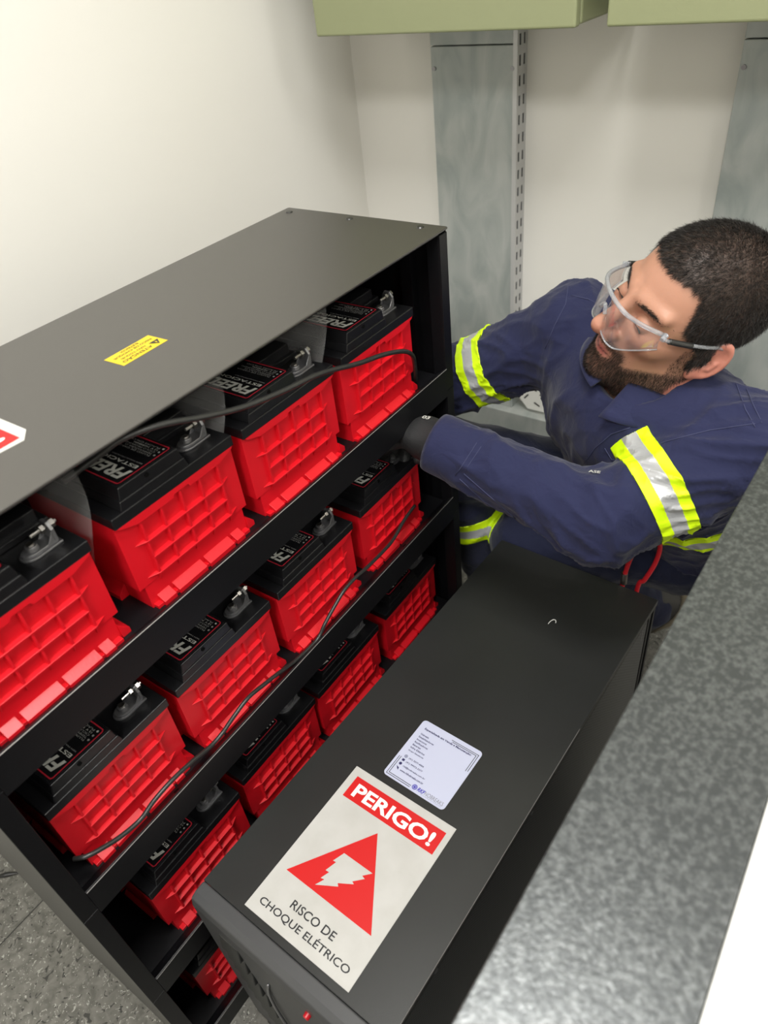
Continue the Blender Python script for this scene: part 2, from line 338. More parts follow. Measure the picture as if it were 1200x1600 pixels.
# inner slotted uprights near the right and left sides
for x0, s in ((W-0.002, -1), (0.002, 1)):
    up = MB()
    up.box(min(x0, x0+s*0.016), max(x0, x0+s*0.016), 0.055, 0.057, 0.0, H-0.006)
    up.box(min(x0+s*0.0145, x0+s*0.016), max(x0+s*0.0145, x0+s*0.016), 0.057, 0.075, 0.0, H-0.006)
    up.box(min(x0, x0+s*0.016), max(x0, x0+s*0.016), 0.255, 0.257, 0.0, H-0.006)
    up.build('upright', M_black, rack)
mb = MB().box(tpost, W-tpost, 0.0, 0.012, H-0.0055, H-0.003); mb.build('header', M_black, rack)
for i, z in enumerate(SZ):
    mb = MB()
    mb.box(tpost+0.001, W-tpost-0.001, 0.018, D-0.004, z-0.0155, z-0.0140)          # deck
    # front channel: fascia, rolled upper lip and inner drop
    mb.prism([(-0.003, z-0.0500), (-0.003, z-0.0012), (-0.0022, z), (0.0, z+0.0004), (0.0, z-0.0014), (-0.0012, z-0.003), (-0.0012, z-0.0500)], tpost, W-tpost, 'x')
    mb.prism([(0.0, z+0.0004), (0.009, z-0.008), (0.018, z-0.0140), (0.018, z-0.0156), (0.009, z-0.0098), (0.0, z-0.0014)], tpost, W-tpost, 'x')
    mb.build('shelf', M_black, rack)
    ed = MB().tube([(tpost+0.0005, -0.0028, z-0.0001), (W-tpost-0.0005, -0.0028, z-0.0001)], 0.00055 if i else 0.0006, n=6, sub=1)  # thin pale grey line along the lip
    tag(ed.build('lip_edge', M_edge, rack), 'light grey front edge')
    for xx in (0.17, 0.44, 0.71):
        mx = Matrix.Translation((xx, 0.0075, z-0.0065)) @ Matrix.Rotation(-0.69, 4, 'X')
        mb = MB(); n = 14
        mb.add([(0.0038*math.cos(2*PI*k/n), 0.0038*math.sin(2*PI*k/n), 0.0006) for k in range(n)]+[(0.0038*math.cos(2*PI*k/n), 0.0038*math.sin(2*PI*k/n), -0.0006) for k in range(n)],
               [tuple(range(n))]+[(k, n+k, n+(k+1)%n, (k+1)%n) for k in range(n)], None, mx)
        mb.build('hole', M_hole, rack)
MB().box(0.004, W-0.004, 0.003, D-0.004, 0, 0.008).build('base', M_black, rack)

# ------------------------------------------------------------------ batteries
BW, BD = 0.175, 0.175
def make_battery():
    t = thing('battery', (0, 0, 0), 'x', 'battery', group='red batteries in the rack')
    b = MB()
    b.box(0, BW, 0.0055, BD, 0.034, 0.128); b.box(0.0075, BW-0.0075, 0.0065, BD-0.004, 0.0, 0.0345)
    # thick band under the lid with its stepped notch
    b.prism([(0.001,0.128),(0.004,0.1245),(0.026,0.117),(0.077,0.1165),(0.079,0.1205),(0.100,0.1205),(0.102,0.1165),(0.149,0.117),(0.171,0.1245),(0.174,0.128)], -0.0008, 0.008, 'y')
    vx = [0.0295+0.029*k for k in range(5)]; hz = [0.042, 0.0655, 0.089]
    for k, x in enumerate(vx):
        b.hexa([(x-0.0014,0.0004,0.042),(x+0.0014,0.0004,0.042),(x+0.0022,0.008,0.042),(x-0.0022,0.008,0.042),(x-0.0014,0.0004,0.119),(x+0.0014,0.0004,0.119),(x+0.0022,0.008,0.119),(x-0.0022,0.008,0.119)])
        b.hexa([(x-0.0003,0.0064,0.028),(x+0.0003,0.0064,0.028),(x+0.0003,0.008,0.028),(x-0.0003,0.008,0.028),(x-0.0014,0.0004,0.042),(x+0.0014,0.0004,0.042),(x+0.0022,0.008,0.042),(x-0.0022,0.008,0.042)])
    for j, z in enumerate(hz):
        b.prism([(-0.0004, z-0.0012), (-0.0004, z+0.0008), (0.008, z+0.0026), (0.008, z-0.0018)], vx[0], vx[-1], 'x')
        if j in (0, 2):
            for s, x0 in ((-1, vx[0]), (1, vx[-1])):
                x1 = x0+s*0.017
                P = [(x0,-0.0004,z-0.0012),(x0,0.008,z-0.0018),(x0,0.008,z+0.0026),(x0,-0.0004,z+0.0008),(x1,0.0063,z+0.001),(x1,0.008,z+0.001)]
                b.add(P, [(0,1,2,3),(0,4,5,1),(3,2,5,4),(0,3,4),(1,5,2)] if s > 0 else [(3,2,1,0),(1,5,4,0),(4,5,2,3),(4,3,0),(2,5,1)])
    # hold-down foot at the bottom
    b.box(0.010, 0.165, -0.001, 0.008, 0.0, 0.0045)
    for a, c in ((0.018,0.036),(0.041,0.0865),(0.092,0.1345),(0.139,0.153)):
        b.prism([(-0.0045, 0.0), (-0.0045, 0.0062), (0.0075, 0.0135), (0.0075, 0.0)], a, c, 'x')
    for sx in (-1, 1):
        X = (lambda q: q) if sx < 0 else (lambda q: BW-q)
        for a, c in (((0.004,0.05),(0.06,0.115),(0.125,0.17)) if sx > 0 else ((0.050,0.115),(0.125,0.17))):
            p = [(X(-0.004), 0.0), (X(-0.004), 0.007), (X(0.0075), 0.019), (X(0.0075), 0.0)]
            b.prism(p if sx < 0 else p[::-1], a, c, 'y')
    body = b.build('case', M_red, t, bevel=0.0007, seg=2, angle=30)
    # lid
    l = MB()
    l.box(-0.0012, BW+0.0012, -0.0012, BD+0.001, 0.127, 0.1413)
    l.prism([(0.0135,0.141),(0.0135,0.144),(0.0160,0.1535),(0.1060,0.1535),(0.1085,0.144),(0.1085,0.141)], -0.0009, BD-0.002, 'y')
    l.prism([(0.0168,0.153),(0.0205,0.1683),(0.1020,0.1683),(0.1050,0.153)], 0.0004, BD-0.004, 'y')
    l.box(0.104, 0.168, 0.066, 0.115, 0.141, 0.162); l.box(0.104, 0.1755, 0.060, 0.121, 0.141, 0.149)
    l.build('lid', M_lid, t, bevel=0.0014, seg=3, angle=30)
    MB().cyl((0.056,-0.0006,0.1625),(0.056,0.004,0.1625),0.0028,n=12).build('vent_hole', M_hole, t)
    h = MB(); h.tube([(0.022,0.08,0.169),(0.022,0.03,0.169)],0.0001,sub=1)
    # printed label on the hump
    z = 0.1686
    lab = MB().box(0.0225, 0.1000, 0.0035, 0.163, z-0.001, z).build('label', M_label, t)
    bd = MB(); q = z+0.0002; e = 0.0016; x0, x1, y0, y1 = 0.0245, 0.0982, 0.0055, 0.161
    r = 0.004; pts = []
    for cx, cy, a0 in ((x1-r,y0+r,-90),(x1-r,y1-r,0),(x0+r,y1-r,90),(x0+r,y0+r,180)):
        for k in range(5): a = math.radians(a0+k*22.5); pts.append((cx, cy, math.cos(a), math.sin(a)))
    n = len(pts)
    bd.add([(p[0]+r*p[2],p[1]+r*p[3],q) for p in pts]+[(p[0]+(r-e)*p[2],p[1]+(r-e)*p[3],q) for p in pts], [(i,(i+1)%n,n+(i+1)%n,n+i) for i in range(n)])
    bd.build('label_border', M_lred, lab)
    tx = MB(); R90 = lambda x, y: T(x, y, z+0.0003, PI/2)      # text runs into the rack, its top to -x
    tx.text('FREEDOM', 1, R90(0.0475, 0.0095), M_white, bold=0.03, shear=0.25, width=0.128, height=0.0175)
    tx.text('ESTACION\u00c1RIA', 1, R90(0.0575, 0.0110), M_white, bold=0.015, width=0.108, height=0.0062)
    tx.text('SEM MANUTEN\u00c7\u00c3O', 1, R90(0.0628, 0.0110), M_grey, width=0.050, height=0.0024)
    for i, (x, wd, M) in enumerate(((0.0775,0.055,M_grey),(0.0812,0.045,M_grey),(0.0850,0.055,M_grey),(0.0888,0.040,M_white),(0.0925,0.052,M_grey))):
        tx.text(['FLUXO DE CARGA','TEMPERATURA 25','CICLO PROFUNDO','12V','PLACAS CALCIO'][i] if i != 3 else '12 V  NOMINAL', 1, R90(x, 0.0160), M, width=wd, height=0.0024)
    for x in (0.0795, 0.0860, 0.0925):
        n = 10; cx, cy = x, 0.0115
        tx.add([(cx+0.0014*math.cos(2*PI*k/n), cy+0.0014*math.sin(2*PI*k/n), z+0.0003) for k in range(n)], [tuple(range(n))], M_white if x > 0.09 else M_grey)
    tag(tx.build('lettering', None, lab), 'white and grey printed lettering')
    # terminals: lead boss with ring, upright lug, clamp bolt with nut
    for s, y in ((1, 0.030), (-1, 0.148)):
        te = MB()
        n = 24; pr = [(0.136+0.0150*math.cos(a), y+0.0115*math.sin(a)) for a in [PI/2+PI*k/12 for k in range(13)]]
        pr += [(0.163, y-0.0105*1), (0.163, y+0.0105*1)]
        te.prism(pr, 0.1413, 0.1440, 'z')
        pr2 = [(0.136+0.0125*math.cos(a), y+0.0092*math.sin(a)) for a in [PI/2+PI*k/12 for k in range(13)]]+[(0.160,y-0.0085),(0.160,y+0.0085)]
        te.prism(pr2, 0.1440, 0.1475, 'z')
        te.cyl((0.136,y,0.1475),(0.136,y,0.1525),0.0070,0.0062)
        te.prism([(y-0.0095,0.147),(y-0.0095,0.160),(y-0.005,0.168),(y+0.005,0.168),(y+0.0095,0.160),(y+0.0095,0.147)],0.1560,0.1600,'x')
        te.prism([(0.148,0.147),(0.156,0.147),(0.156,0.158)], y-0.0095, y-0.0075, 'y'); te.prism([(0.148,0.147),(0.156,0.147),(0.156,0.158)], y+0.0075, y+0.0095, 'y')
        tm = te.build('terminal', M_lead, t, bevel=0.0007)
        bo = MB(); bo.cyl((0.139,y,0.1610),(0.1685,y,0.1610),0.0022,n=10); bo.cyl((0.1500,y,0.1610),(0.1545,y,0.1610),0.0052,n=6); bo.cyl((0.1600,y,0.1610),(0.1655,y,0.1610),0.0055,n=6)
        bo.cyl((0.136,y,0.1525),(0.136,y,0.1545),0.0040,n=12)
        bo.build('clamp_bolt', M_steel, tm, bevel=0.0003)
    return t
bat0 = make_battery()
POS = {(0,0):(.0354,.0195),(0,1):(.2437,.0219),(0,2):(.4334,.0173),(0,3):(.6271,.0165),
       (1,0):(.0400,.0221),(1,1):(.2298,.0200),(1,2):(.4225,.0192),(1,3):(.6247,.0233),
       (2,0):(.0780,.0203),(2,1):(.2706,.0282),(2,2):(.4562,.0280),(2,3):(.6581,.0297),
       (3,0):(.0664,.0254),(3,1):(.2640,.0254),(3,2):(.4560,.0254),(3,3):(.6560,.0254)}
ROWN = ['top', 'second', 'third', 'bottom']
LB = {(0,0): 'red battery in the top row cut off by the left picture edge', (0,1): 'red battery in the top row, second from the left, cable crossing its lid',
      (0,2): 'red battery in the top row, third from the left, cable passing over its lid', (0,3): 'red battery in the top row at the far right end, cable looping across its front',
      (1,0): 'red battery in the second row at the left end, above the cable bend', (1,1): 'red battery in the second row, second from left, cable along its foot',
      (1,2): 'red battery in the second row, third from left, cable dipping at its foot', (1,3): 'red battery in the second row beside the gloved hand, farthest right',
      (2,0): 'dim red battery in the third row, left end, by the cabinet corner', (2,1): 'dim red battery in the third row, second from the left, foot hidden',
      (2,2): 'dim red battery in the third row, third from the left', (2,3): 'dim red battery in the third row at the far right end',
      (3,0): 'darkest red battery in the bottom row, lowest one in view'}
for (r, c), (x, y) in POS.items():
    if r == 3 and c > 0: continue
    o = bat0 if (r, c) == (0, 0) else copy_tree(bat0)
    o.location = (x, y, SZ[r]-0.0140); o['label'] = LB[(r, c)]

# clear insulating films between the top row batteries
for k, (x, lab) in enumerate(((0.2270, 'clear plastic film hanging left of the second battery in the top row'), (0.4210, 'clear plastic film hanging left of the third battery in the top row'), (0.6120, 'clear plastic film hanging left of the last battery in the top row'))):
    mb = MB(); nz, ny = 14, 8; V = []
    for i in range(nz+1):
        for j in range(ny+1):
            z = 1.070-0.145*i/nz; y = 0.030+0.18*j/ny-0.012*(1-i/nz)
            xx = x+0.004*math.sin(3*i/nz+k)+0.003*math.sin(5*j/ny+i*0.4)-0.006*(i/nz)
            V.append((xx, y+0.02*(i/nz)**2*(1-j/ny), z-0.03*(j/ny)*(i/nz)))
    V2 = [(v[0]+0.0004, v[1], v[2]) for v in V]; n = len(V)
    F = [(i*(ny+1)+j, i*(ny+1)+j+1, (i+1)*(ny+1)+j+1, (i+1)*(ny+1)+j) for i in range(nz) for j in range(ny)]
    mb.add(V+V2, F+[tuple(n+q for q in f[::-1]) for f in F])
    tag(mb.build('plastic_film', M_clear, smooth=True), lab, 'plastic film', group='clear films in the top row')

# ------------------------------------------------------------------ stickers
def round_rect(w, h, r, n=5):
    pts = []
    for cx, cy, a0 in ((w/2-r,h/2-r,0),(-w/2+r,h/2-r,90),(-w/2+r,-h/2+r,180),(w/2-r,-h/2+r,270)):
        for k in range(n): a = math.radians(a0+90*k/(n-1)); pts.append((cx+r*math.cos(a), cy+r*math.sin(a)))
    return pts
def flat(pts, z, M, mb=None):
    mb = mb or MB(); a2 = sum(pts[i][0]*pts[(i+1)%len(pts)][1]-pts[(i+1)%len(pts)][0]*pts[i][1] for i in range(len(pts)))
    p = pts if a2 > 0 else pts[::-1]
    return mb.add([(x, y, z) for x, y in p], [tuple(range(len(p)))], M)
def danger_sign(loc, rz, label, cut=None):
    t = thing('danger_sign', loc, label, 'warning sign', rz)
    base = [(-0.0868,-0.118),(0.0868,-0.118),(0.0868,0.118),(-0.0868,0.118)] if not cut else cut
    MB().prism(base, 0.0, 0.0004, 'z').build('backing', M_sticker, t)
    ban = MB().prism([(-0.0755,0.0705),(0.0785,0.0705),(0.0785,0.1055),(-0.0755,0.1055)] if not cut else [(-0.0755,0.0705),(0.0700,0.0705),(0.0785,0.0800),(0.0785,0.1055),(-0.0755,0.1055)], 0.0004, 0.0007, 'z').build('banner', M_stkred, t)
    mb = MB().text('PERIGO!', 1, T(-0.066, 0.0775, 0.0009), None, bold=0.03, width=0.135 if not cut else 0.134, height=0.0215); mb.build('lettering', M_cabwhite, ban)
    tri = MB().prism([(0.0005,0.0535),(-0.0715,-0.0540),(0.0719,-0.0545)][::-1], 0.0004, 0.0007, 'z').build('triangle', M_stkred, t)
    bolt = [(-0.0205,0.0064),(0.0276,0.0065),(0.0180,-0.0035),(0.0234,-0.0049),(0.0117,-0.0165),(0.0157,-0.0182),(-0.0029,-0.0290),(0.0006,-0.0320),(-0.0265,-0.0473),(-0.0205,-0.0352),(-0.0260,-0.0365),(-0.0213,-0.0246),(-0.0270,-0.0250),(-0.0220,-0.0092),(-0.0268,-0.0098)]
    flat(bolt, 0.0009, None).build('lightning_bolt', M_sticker, tri)
    tx = MB().text('RISCO DE', 1, T(0.0, -0.0868, 0.0006), None, bold=0.012, width=0.072, height=0.0112, align='CENTER')
    tx.text('CHOQUE EL\u00c9TRICO', 1, T(0.0, -0.1050, 0.0006), None, bold=0.012, width=0.148, height=0.0138, align='CENTER')
    tag(tx.build('lettering', M_ink, t), 'black printed lettering')
    return t
UZ = 0.4691
danger_sign((0.2506, -0.2028, UZ), math.radians(-91.9), 'white danger sign with red triangle lying on the black floor cabinet')
danger_sign((0.1185, 0.1660, H), math.radians(-90), 'white and red sign on the rack top, cut by the left picture edge', cut=[(-0.0868,-0.118),(0.068,-0.118),(0.0868,0.105),(0.0705,0.118),(-0.0868,0.118)])

yt = thing('caution_sticker', (0.4052, 0.1285, H), 'small yellow caution sticker in the middle of the rack top', 'sticker', PI+0.03)
MB().prism([(-0.0335,-0.0170),(0.0335,-0.0170),(0.0335,0.0170),(-0.0335,0.0170)], 0, 0.0003, 'z').build('backing', M_yellow, yt)
tri = flat([(-0.0310,0.0020),(-0.0170,0.0020),(-0.0240,0.0140)], 0.0006, None).build('warning_triangle', M_ink, yt)
flat([(-0.0245,0.0110),(-0.0225,0.0072),(-0.0240,0.0066),(-0.0232,0.0030),(-0.0258,0.0074),(-0.0244,0.0080)], 0.0008, None).build('lightning_bolt', M_yellow, tri)
tx = MB().text('ATEN\u00c7\u00c3O', 1, T(0.0065, 0.0075, 0.0006), None, bold=0.012, width=0.044, height=0.0075, align='CENTER')
tx.text('N\u00c3O TOQUE!', 1, T(0.0065, 0.0005, 0.0006), None, bold=0.01, width=0.036, height=0.0050, align='CENTER')
tx.text('RISCO DE CHOQUE', 1, T(0, -0.0075, 0.0006), None, bold=0.01, width=0.056, height=0.0045, align='CENTER')
tx.text('EL\u00c9TRICO!', 1, T(0, -0.0142, 0.0006), None, bold=0.01, width=0.026, height=0.0048, align='CENTER')
tx.build('lettering', M_brown, yt)

ct = thing('contact_sticker', (0.4346, -0.2138, UZ), 'bluish white square contact sticker on the black floor cabinet, beyond the danger sign', 'sticker', math.radians(-92.5))
MB().prism(round_rect(0.1058, 0.1085, 0.006), 0, 0.0004, 'z').build('backing', M_card, ct)
tx = MB(); zz = 0.0006
tx.text('Especializada em Venda e Manuten\u00e7\u00e3o:', 1, T(-0.0430, 0.0395, zz), M_navy, bold=0.03, width=0.083, height=0.0044)
for i, s_ in enumerate(('Nobreaks', 'Estabilizadores', 'Inversores', 'Retificadores', 'Baterias', 'Infra El\u00e9trica', 'Grupo Geradores')):
    tx.text(s_, 1, T(-0.0430, 0.0288-0.0054*i, zz), M_navy, bold=0.02, width=0.0018*len(s_), height=0.0030)
for s_, y_, w_ in (('(41) 3277-4006', -0.0150, 0.0265), ('(41) 99973-3377', -0.0222, 0.029), ('rkf@nobreaks.com.br', -0.0300, 0.039), ('www.rkfnobreaks.com.br', -0.0378, 0.041)):
    tx.text(s_, 1, T(-0.0340, y_, zz), M_navy, bold=0.02, width=w_, height=0.0034)
tx.text('RKF', 1, T(0.0050, -0.0495, zz), M_blue, bold=0.03, shear=0.2, width=0.0120, height=0.0062)
tx.text('NOBREAKS', 1, T(0.0172, -0.0495, zz), M_greyink, width=0.0310, height=0.0062)
tx.text('SOLU\u00c7\u00d5ES EM ENERGIA', 1, T(0.0125, -0.0515, zz), M_greyink, width=0.0350, height=0.0013)
tx.build('lettering', None, ct)
ic = MB()
def disc(mb, x, y, r, M, z=zz, r_in=None, n=18):
    o = [(x+r*math.cos(2*PI*k/n), y+r*math.sin(2*PI*k/n)) for k in range(n)]
    if r_in is None: flat(o, z, M, mb)
    else:
        i_ = [(x+r_in*math.cos(2*PI*k/n), y+r_in*math.sin(2*PI*k/n)) for k in range(n)]
        mb.add([(a, b, z) for a, b in o+i_], [(k,(k+1)%n,n+(k+1)%n,n+k) for k in range(n)], M)
disc(ic, -0.0394, -0.0136, 0.0026, M_navy, r_in=0.0019); disc(ic, -0.0394, -0.0136, 0.0010, M_navy)
flat([(-0.0415,-0.0225),(-0.0373,-0.0225),(-0.0373,-0.0187),(-0.0415,-0.0187)], zz, M_navy, ic); disc(ic, -0.0397, -0.0276, 0.0024, M_navy)
flat([(-0.0425,-0.0330),(-0.0375,-0.0345),(-0.0368,-0.0385),(-0.0395,-0.0365)], zz, M_navy, ic)
disc(ic, -0.0003, -0.0468, 0.0042, M_blue, r_in=0.0034); disc(ic, -0.0003, -0.0468, 0.0030, M_blue, r_in=0.0022); disc(ic, -0.0003, -0.0468, 0.0016, M_blue)
ic.build('icons', None, ct)
ln = MB()
def bar(a, b, w=0.0009):
    a = Vector(a); b = Vector(b); d = (b-a).normalized()*w/2; p = Vector((-d.y, d.x))
    flat([tuple(a-d-p), tuple(b+d-p), tuple(b+d+p), tuple(a-d+p)], zz, None, ln)
for P in (((0.0026,0.0467),(0.0493,0.0467),(0.0493,0.0159)), ((0.0052,0.0442),(0.0462,0.0442),(0.0462,0.0149)), ((-0.0484,-0.0180),(-0.0484,-0.0508),(-0.0070,-0.0508)), ((-0.0455,-0.0176),(-0.0455,-0.0480),(-0.0066,-0.0480))):
    bar(P[0], P[1]); bar(P[1], P[2])
ln.build('frame_lines', M_ink, ct)

# ------------------------------------------------------------------ black floor cabinet (UPS)
ups = thing('power_cabinet', (0.095, -0.197, 0), 'long black metal floor cabinet carrying the danger sign, in front of the rack', 'power cabinet', -0.0385)
hw = 0.1555; L = 0.818
MB().box(0.030, L-0.004, -hw+0.004, hw-0.004, 0.03, UZ-0.012).build('body', M_ups, ups, bevel=0.001)
lid = MB().prism([(0.028,-hw),(L,-hw),(L,hw),(0.028,hw)], UZ-0.0025, UZ, 'z')
lid.box(0.028, L, -hw, -hw+0.0015, UZ-0.012, UZ-0.001).box(0.028, L, hw-0.0015, hw, UZ-0.012, UZ-0.001).box(L-0.0015, L, -hw, hw, UZ-0.012, UZ-0.001)
lid.build('lid', M_ups, ups, bevel=0.0008)
tag(MB().tube([(0.030,-hw+0.0001,UZ-0.0002),(L*0.62,-hw+0.0001,UZ-0.0002)], 0.0006, n=6, sub=1).build('lid_edge', M_edge, ups), 'worn bright lid edge')
MB().box(0.045, L-0.035, -hw+0.0022, -hw+0.004, 0.05, UZ-0.022).build('perforated_panel', M_perf, ups)
rc = MB(); rc.box(L-0.032, L-0.022, -hw+0.0012, -hw+0.004, 0.03, UZ-0.014).box(L-0.014, L-0.004, -hw+0.0005, -hw+0.004, 0.03, UZ-0.014)
rc.build('corner_frame', M_black, ups, bevel=0.0006)
MB().box(L-0.058, L-0.056, -hw+0.0014, -hw+0.0024, UZ-0.055, UZ-0.026).build('latch_slot', M_edge, ups)
for xx in (0.02+0.10, 0.36): MB().cyl((xx,-hw+0.0005,UZ-0.018),(xx,-hw+0.004,UZ-0.018),0.0035,n=10).build('screw', M_lead, ups)
# moulded front bezel
fz = MB()
prof = [(0.028, UZ-0.001), (0.012, UZ-0.0015), (0.003, UZ-0.006), (0.0, UZ-0.020), (0.0, 0.03), (0.028, 0.03)]
fz.prism([(p[0], p[1]) for p in prof][::-1], -hw, hw, 'y'); fz.build('front_bezel', M_bezel, ups, bevel=0.0025, seg=3)
# vented recess: curved bay with stepped louvres
rec = MB()
n = 9
def bay(t): return 0.100-0.030*t*t-0.010*t, UZ-0.055-0.30*t     # y centre, z
for k in range(n):
    t0 = k/n; t1 = (k+1)/n; ya, za = bay(t0); yb, zb = bay(t1); w = 0.022+0.012*t0
    P = [(-0.0010,ya-w,za),(-0.0010,ya+w*0.7,za),(0.004,ya+w*0.7,za),(0.004,ya-w,za),(-0.0062,yb-w,zb+0.003),(-0.0062,yb+w*0.7,zb+0.003),(0.004,yb+w*0.5,zb+0.003),(0.004,yb-w,zb+0.003)]
    rec.hexa(P)
rec.build('louvres', M_ups, ups, bevel=0.002, seg=3)
tr = MB().tube([(-0.001,0.030,UZ-0.085),(-0.003,0.040,UZ-0.13),(-0.004,0.042,UZ-0.19),(-0.004,0.036,UZ-0.26),(-0.003,0.022,UZ-0.34)], 0.0022, n=8); tr.build('trim_line', M_lead, ups, smooth=True)
MB().cyl((0.002,-0.048,UZ-0.045),(-0.006,-0.048,UZ-0.045),0.0050,0.0042).build('red_button', M_redcab, ups, bevel=0.001)
for sx in (0.06, L-0.06):
    for sy in (-hw+0.04, hw-0.04): MB().cyl((sx,sy,0),(sx,sy,0.03),0.018,n=16).build('foot', M_black, ups)
# red lead with white tag behind the cabinet
rl = thing('red_cable', (0.921, -0.33, 0.405), 'short red cable looping up behind the far end of the black cabinet', 'cable')
MB().tube([(0.0,0.018,-0.12),(0.0,0.0150,0.02),(0.0,0.013,0.080),(0.004,0.008,0.122),(0.008,-0.003,0.158),(0.010,-0.018,0.176),(0.010,-0.030,0.176),(0.008,-0.036,0.158),(0.004,-0.033,0.125),(0.0,-0.022,0.085),(0.0,-0.012,0.055),(0.0,-0.010,-0.12)], 0.0042, n=12).build('jacket', M_redcab, rl, smooth=True)
MB().tube([(0.0,0.013,0.060),(0.0,0.0137,0.085)], 0.0058, n=12, sub=1).build('crimp_lug', M_steel, rl, smooth=False)
MB().tube([(0.0052,0.0062,0.130),(0.0062,0.0028,0.142)], 0.0050, n=12, sub=1).build('marker_tag', M_cabwhite, rl, smooth=False)
tag(MB().tube([(0.762,-0.2440,UZ+0.0012),(0.768,-0.2446,UZ+0.0015),(0.7735,-0.2480,UZ+0.003),(0.7745,-0.2520,UZ+0.002),(0.770,-0.2540,UZ+0.0012)], 0.0007, n=6).build('thread_scrap', M_cabwhite, smooth=True), 'tiny curled white scrap on the top of the black cabinet', 'scrap')

# ------------------------------------------------------------------ grey and white cabinets in the foreground, right
gz = 0.9352
gc = thing('grey_cabinet', (-0.25, -0.55, 0), 'grey speckled metal cabinet top in the blurred right foreground', 'cabinet', 0.0335*0-0.0)
mb = MB().prism([(-0.35,0.085),(0.98+0.03,0.0475),(0.98+0.03,-0.049),(-0.35,-0.049)][::-1], gz-0.002, gz, 'z'); mb.build('top', M_speck, gc, bevel=0.001)
mb = MB().prism([(-0.345,0.083),(1.006,0.0455),(1.006,-0.047),(-0.345,-0.047)][::-1], 0.0, gz-0.002, 'z'); mb.build('body', M_speck, gc)
wc = thing('white_cabinet', (-0.25, -0.62, 0), 'white enamel cabinet top at the bottom right corner, beside the grey one', 'cabinet')
MB().box(-0.35, 1.0, -0.55, 0.0195, 0.0, gz-0.012).build('body', M_cabwhite, wc, bevel=0.002)
MB().box(-0.352, 1.002, -0.552, 0.0202, gz-0.012, gz-0.001).build('top', M_cabwhite, wc, bevel=0.002)

# ------------------------------------------------------------------ cables in the rack
def front(px, py, y):
    """point of the plane y=const seen in direction (px,py) of the reference frame"""
    d = RIGHT*((px-600)/1132)+DOWN*((py-800)/1132)+FWD
    return CAM+d*((y-CAM.y)/d.y)
c1 = [front(100,752,0.060), front(150,715,0.035), front(190,686,0.012), front(250,664,0.0), front(320,651,-0.004), front(380,636,-0.006), front(440,612,-0.007), front(500,584,-0.007), front(560,568,-0.006), front(600,554,-0.006), front(630,549,-0.004), front(644,555,0.002), front(648,570,0.012), front(649,585,0.020), front(649,594,0.030)]
tag(MB().tube(c1, 0.0035, n=12).build('battery_cable', M_cable, smooth=True), 'black cable sagging across the front of the top row batteries', 'cable')
c2 = [front(648,790,0.020), front(632,812,0.0155), front(615,842,0.010), front(600,860,0.006), front(575,885,0.004), front(555,903,0.004), front(538,922,0.004), front(524,945,0.004), front(508,974,0.004), front(495,1000,0.006), front(462,1032,0.006), front(435,1052,0.003), front(412,1070,0.002), front(388,1090,0.001), front(365,1120,0.001), front(347,1146,0.002), front(328,1167,0.002), front(300,1190,0.0), front(268,1220,-0.001), front(240,1252,-0.001), front(220,1280,-0.001), front(190,1306,0.0), front(160,1325,0.003), front(135,1338,0.008), front(115,1342,0.02)]
tag(MB().tube(c2, 0.0030, n=12).build('battery_cable', M_cable, smooth=True), 'black cable lying along the second shelf lip at the battery feet', 'cable')
c3 = [(0.878-0.008,0.10,1.02),(0.83,0.12,1.045),(0.78,0.14,1.04),(0.72,0.16,1.0)]
tag(MB().tube(c3, 0.0018, n=8).build('thin_wire', M_cable, smooth=True), 'thin dark wire curving under the rack top at the far end', 'wire')
# debris on the floor
mb = MB(); mb.tube([(-0.020,0.585,0.004),(-0.008,0.573,0.006),(0.0,0.566,0.004),(0.012,0.553,0.003)], lambda t: 0.0015+0.0035*math.sin(PI*min(1,t*1.05)), n=8)
tag(mb.build('debris', M_cable, smooth=True), 'small dark scrap on the floor behind the rack, left edge', 'scrap')

# ================================================================== the worker
V = lambda *a: np.array(a, dtype=np.float32)
def nrm(a): a = np.asarray(a, dtype=np.float64); return (a/np.linalg.norm(a)).astype(np.float32)
def cone(P, a, b, ra, rb):
    a = V(*a); b = V(*b); ba = b-a; h = np.clip(((P-a)@ba)/float(ba@ba), 0, 1)
    d = P-a-h[..., None]*ba
    return np.sqrt((d*d).sum(-1))-(ra+(rb-ra)*h)
def ell(P, c, R3, r):
    q = (P-V(*c))@np.asarray(R3, dtype=np.float32).T        # rows of R3 are the ellipsoid axes
    r = V(*r); k0 = np.sqrt(((q/r)**2).sum(-1)); k1 = np.sqrt(((q/(r*r))**2).sum(-1))
    return k0*(k0-1)/np.maximum(k1, 1e-6)
I3 = np.eye(3)
def smin(a, b, k): h = np.clip(0.5+0.5*(b-a)/k, 0, 1); return b+(a-b)*h-k*h*(1-h)
def smax(a, b, k): return -smin(-a, -b, k)
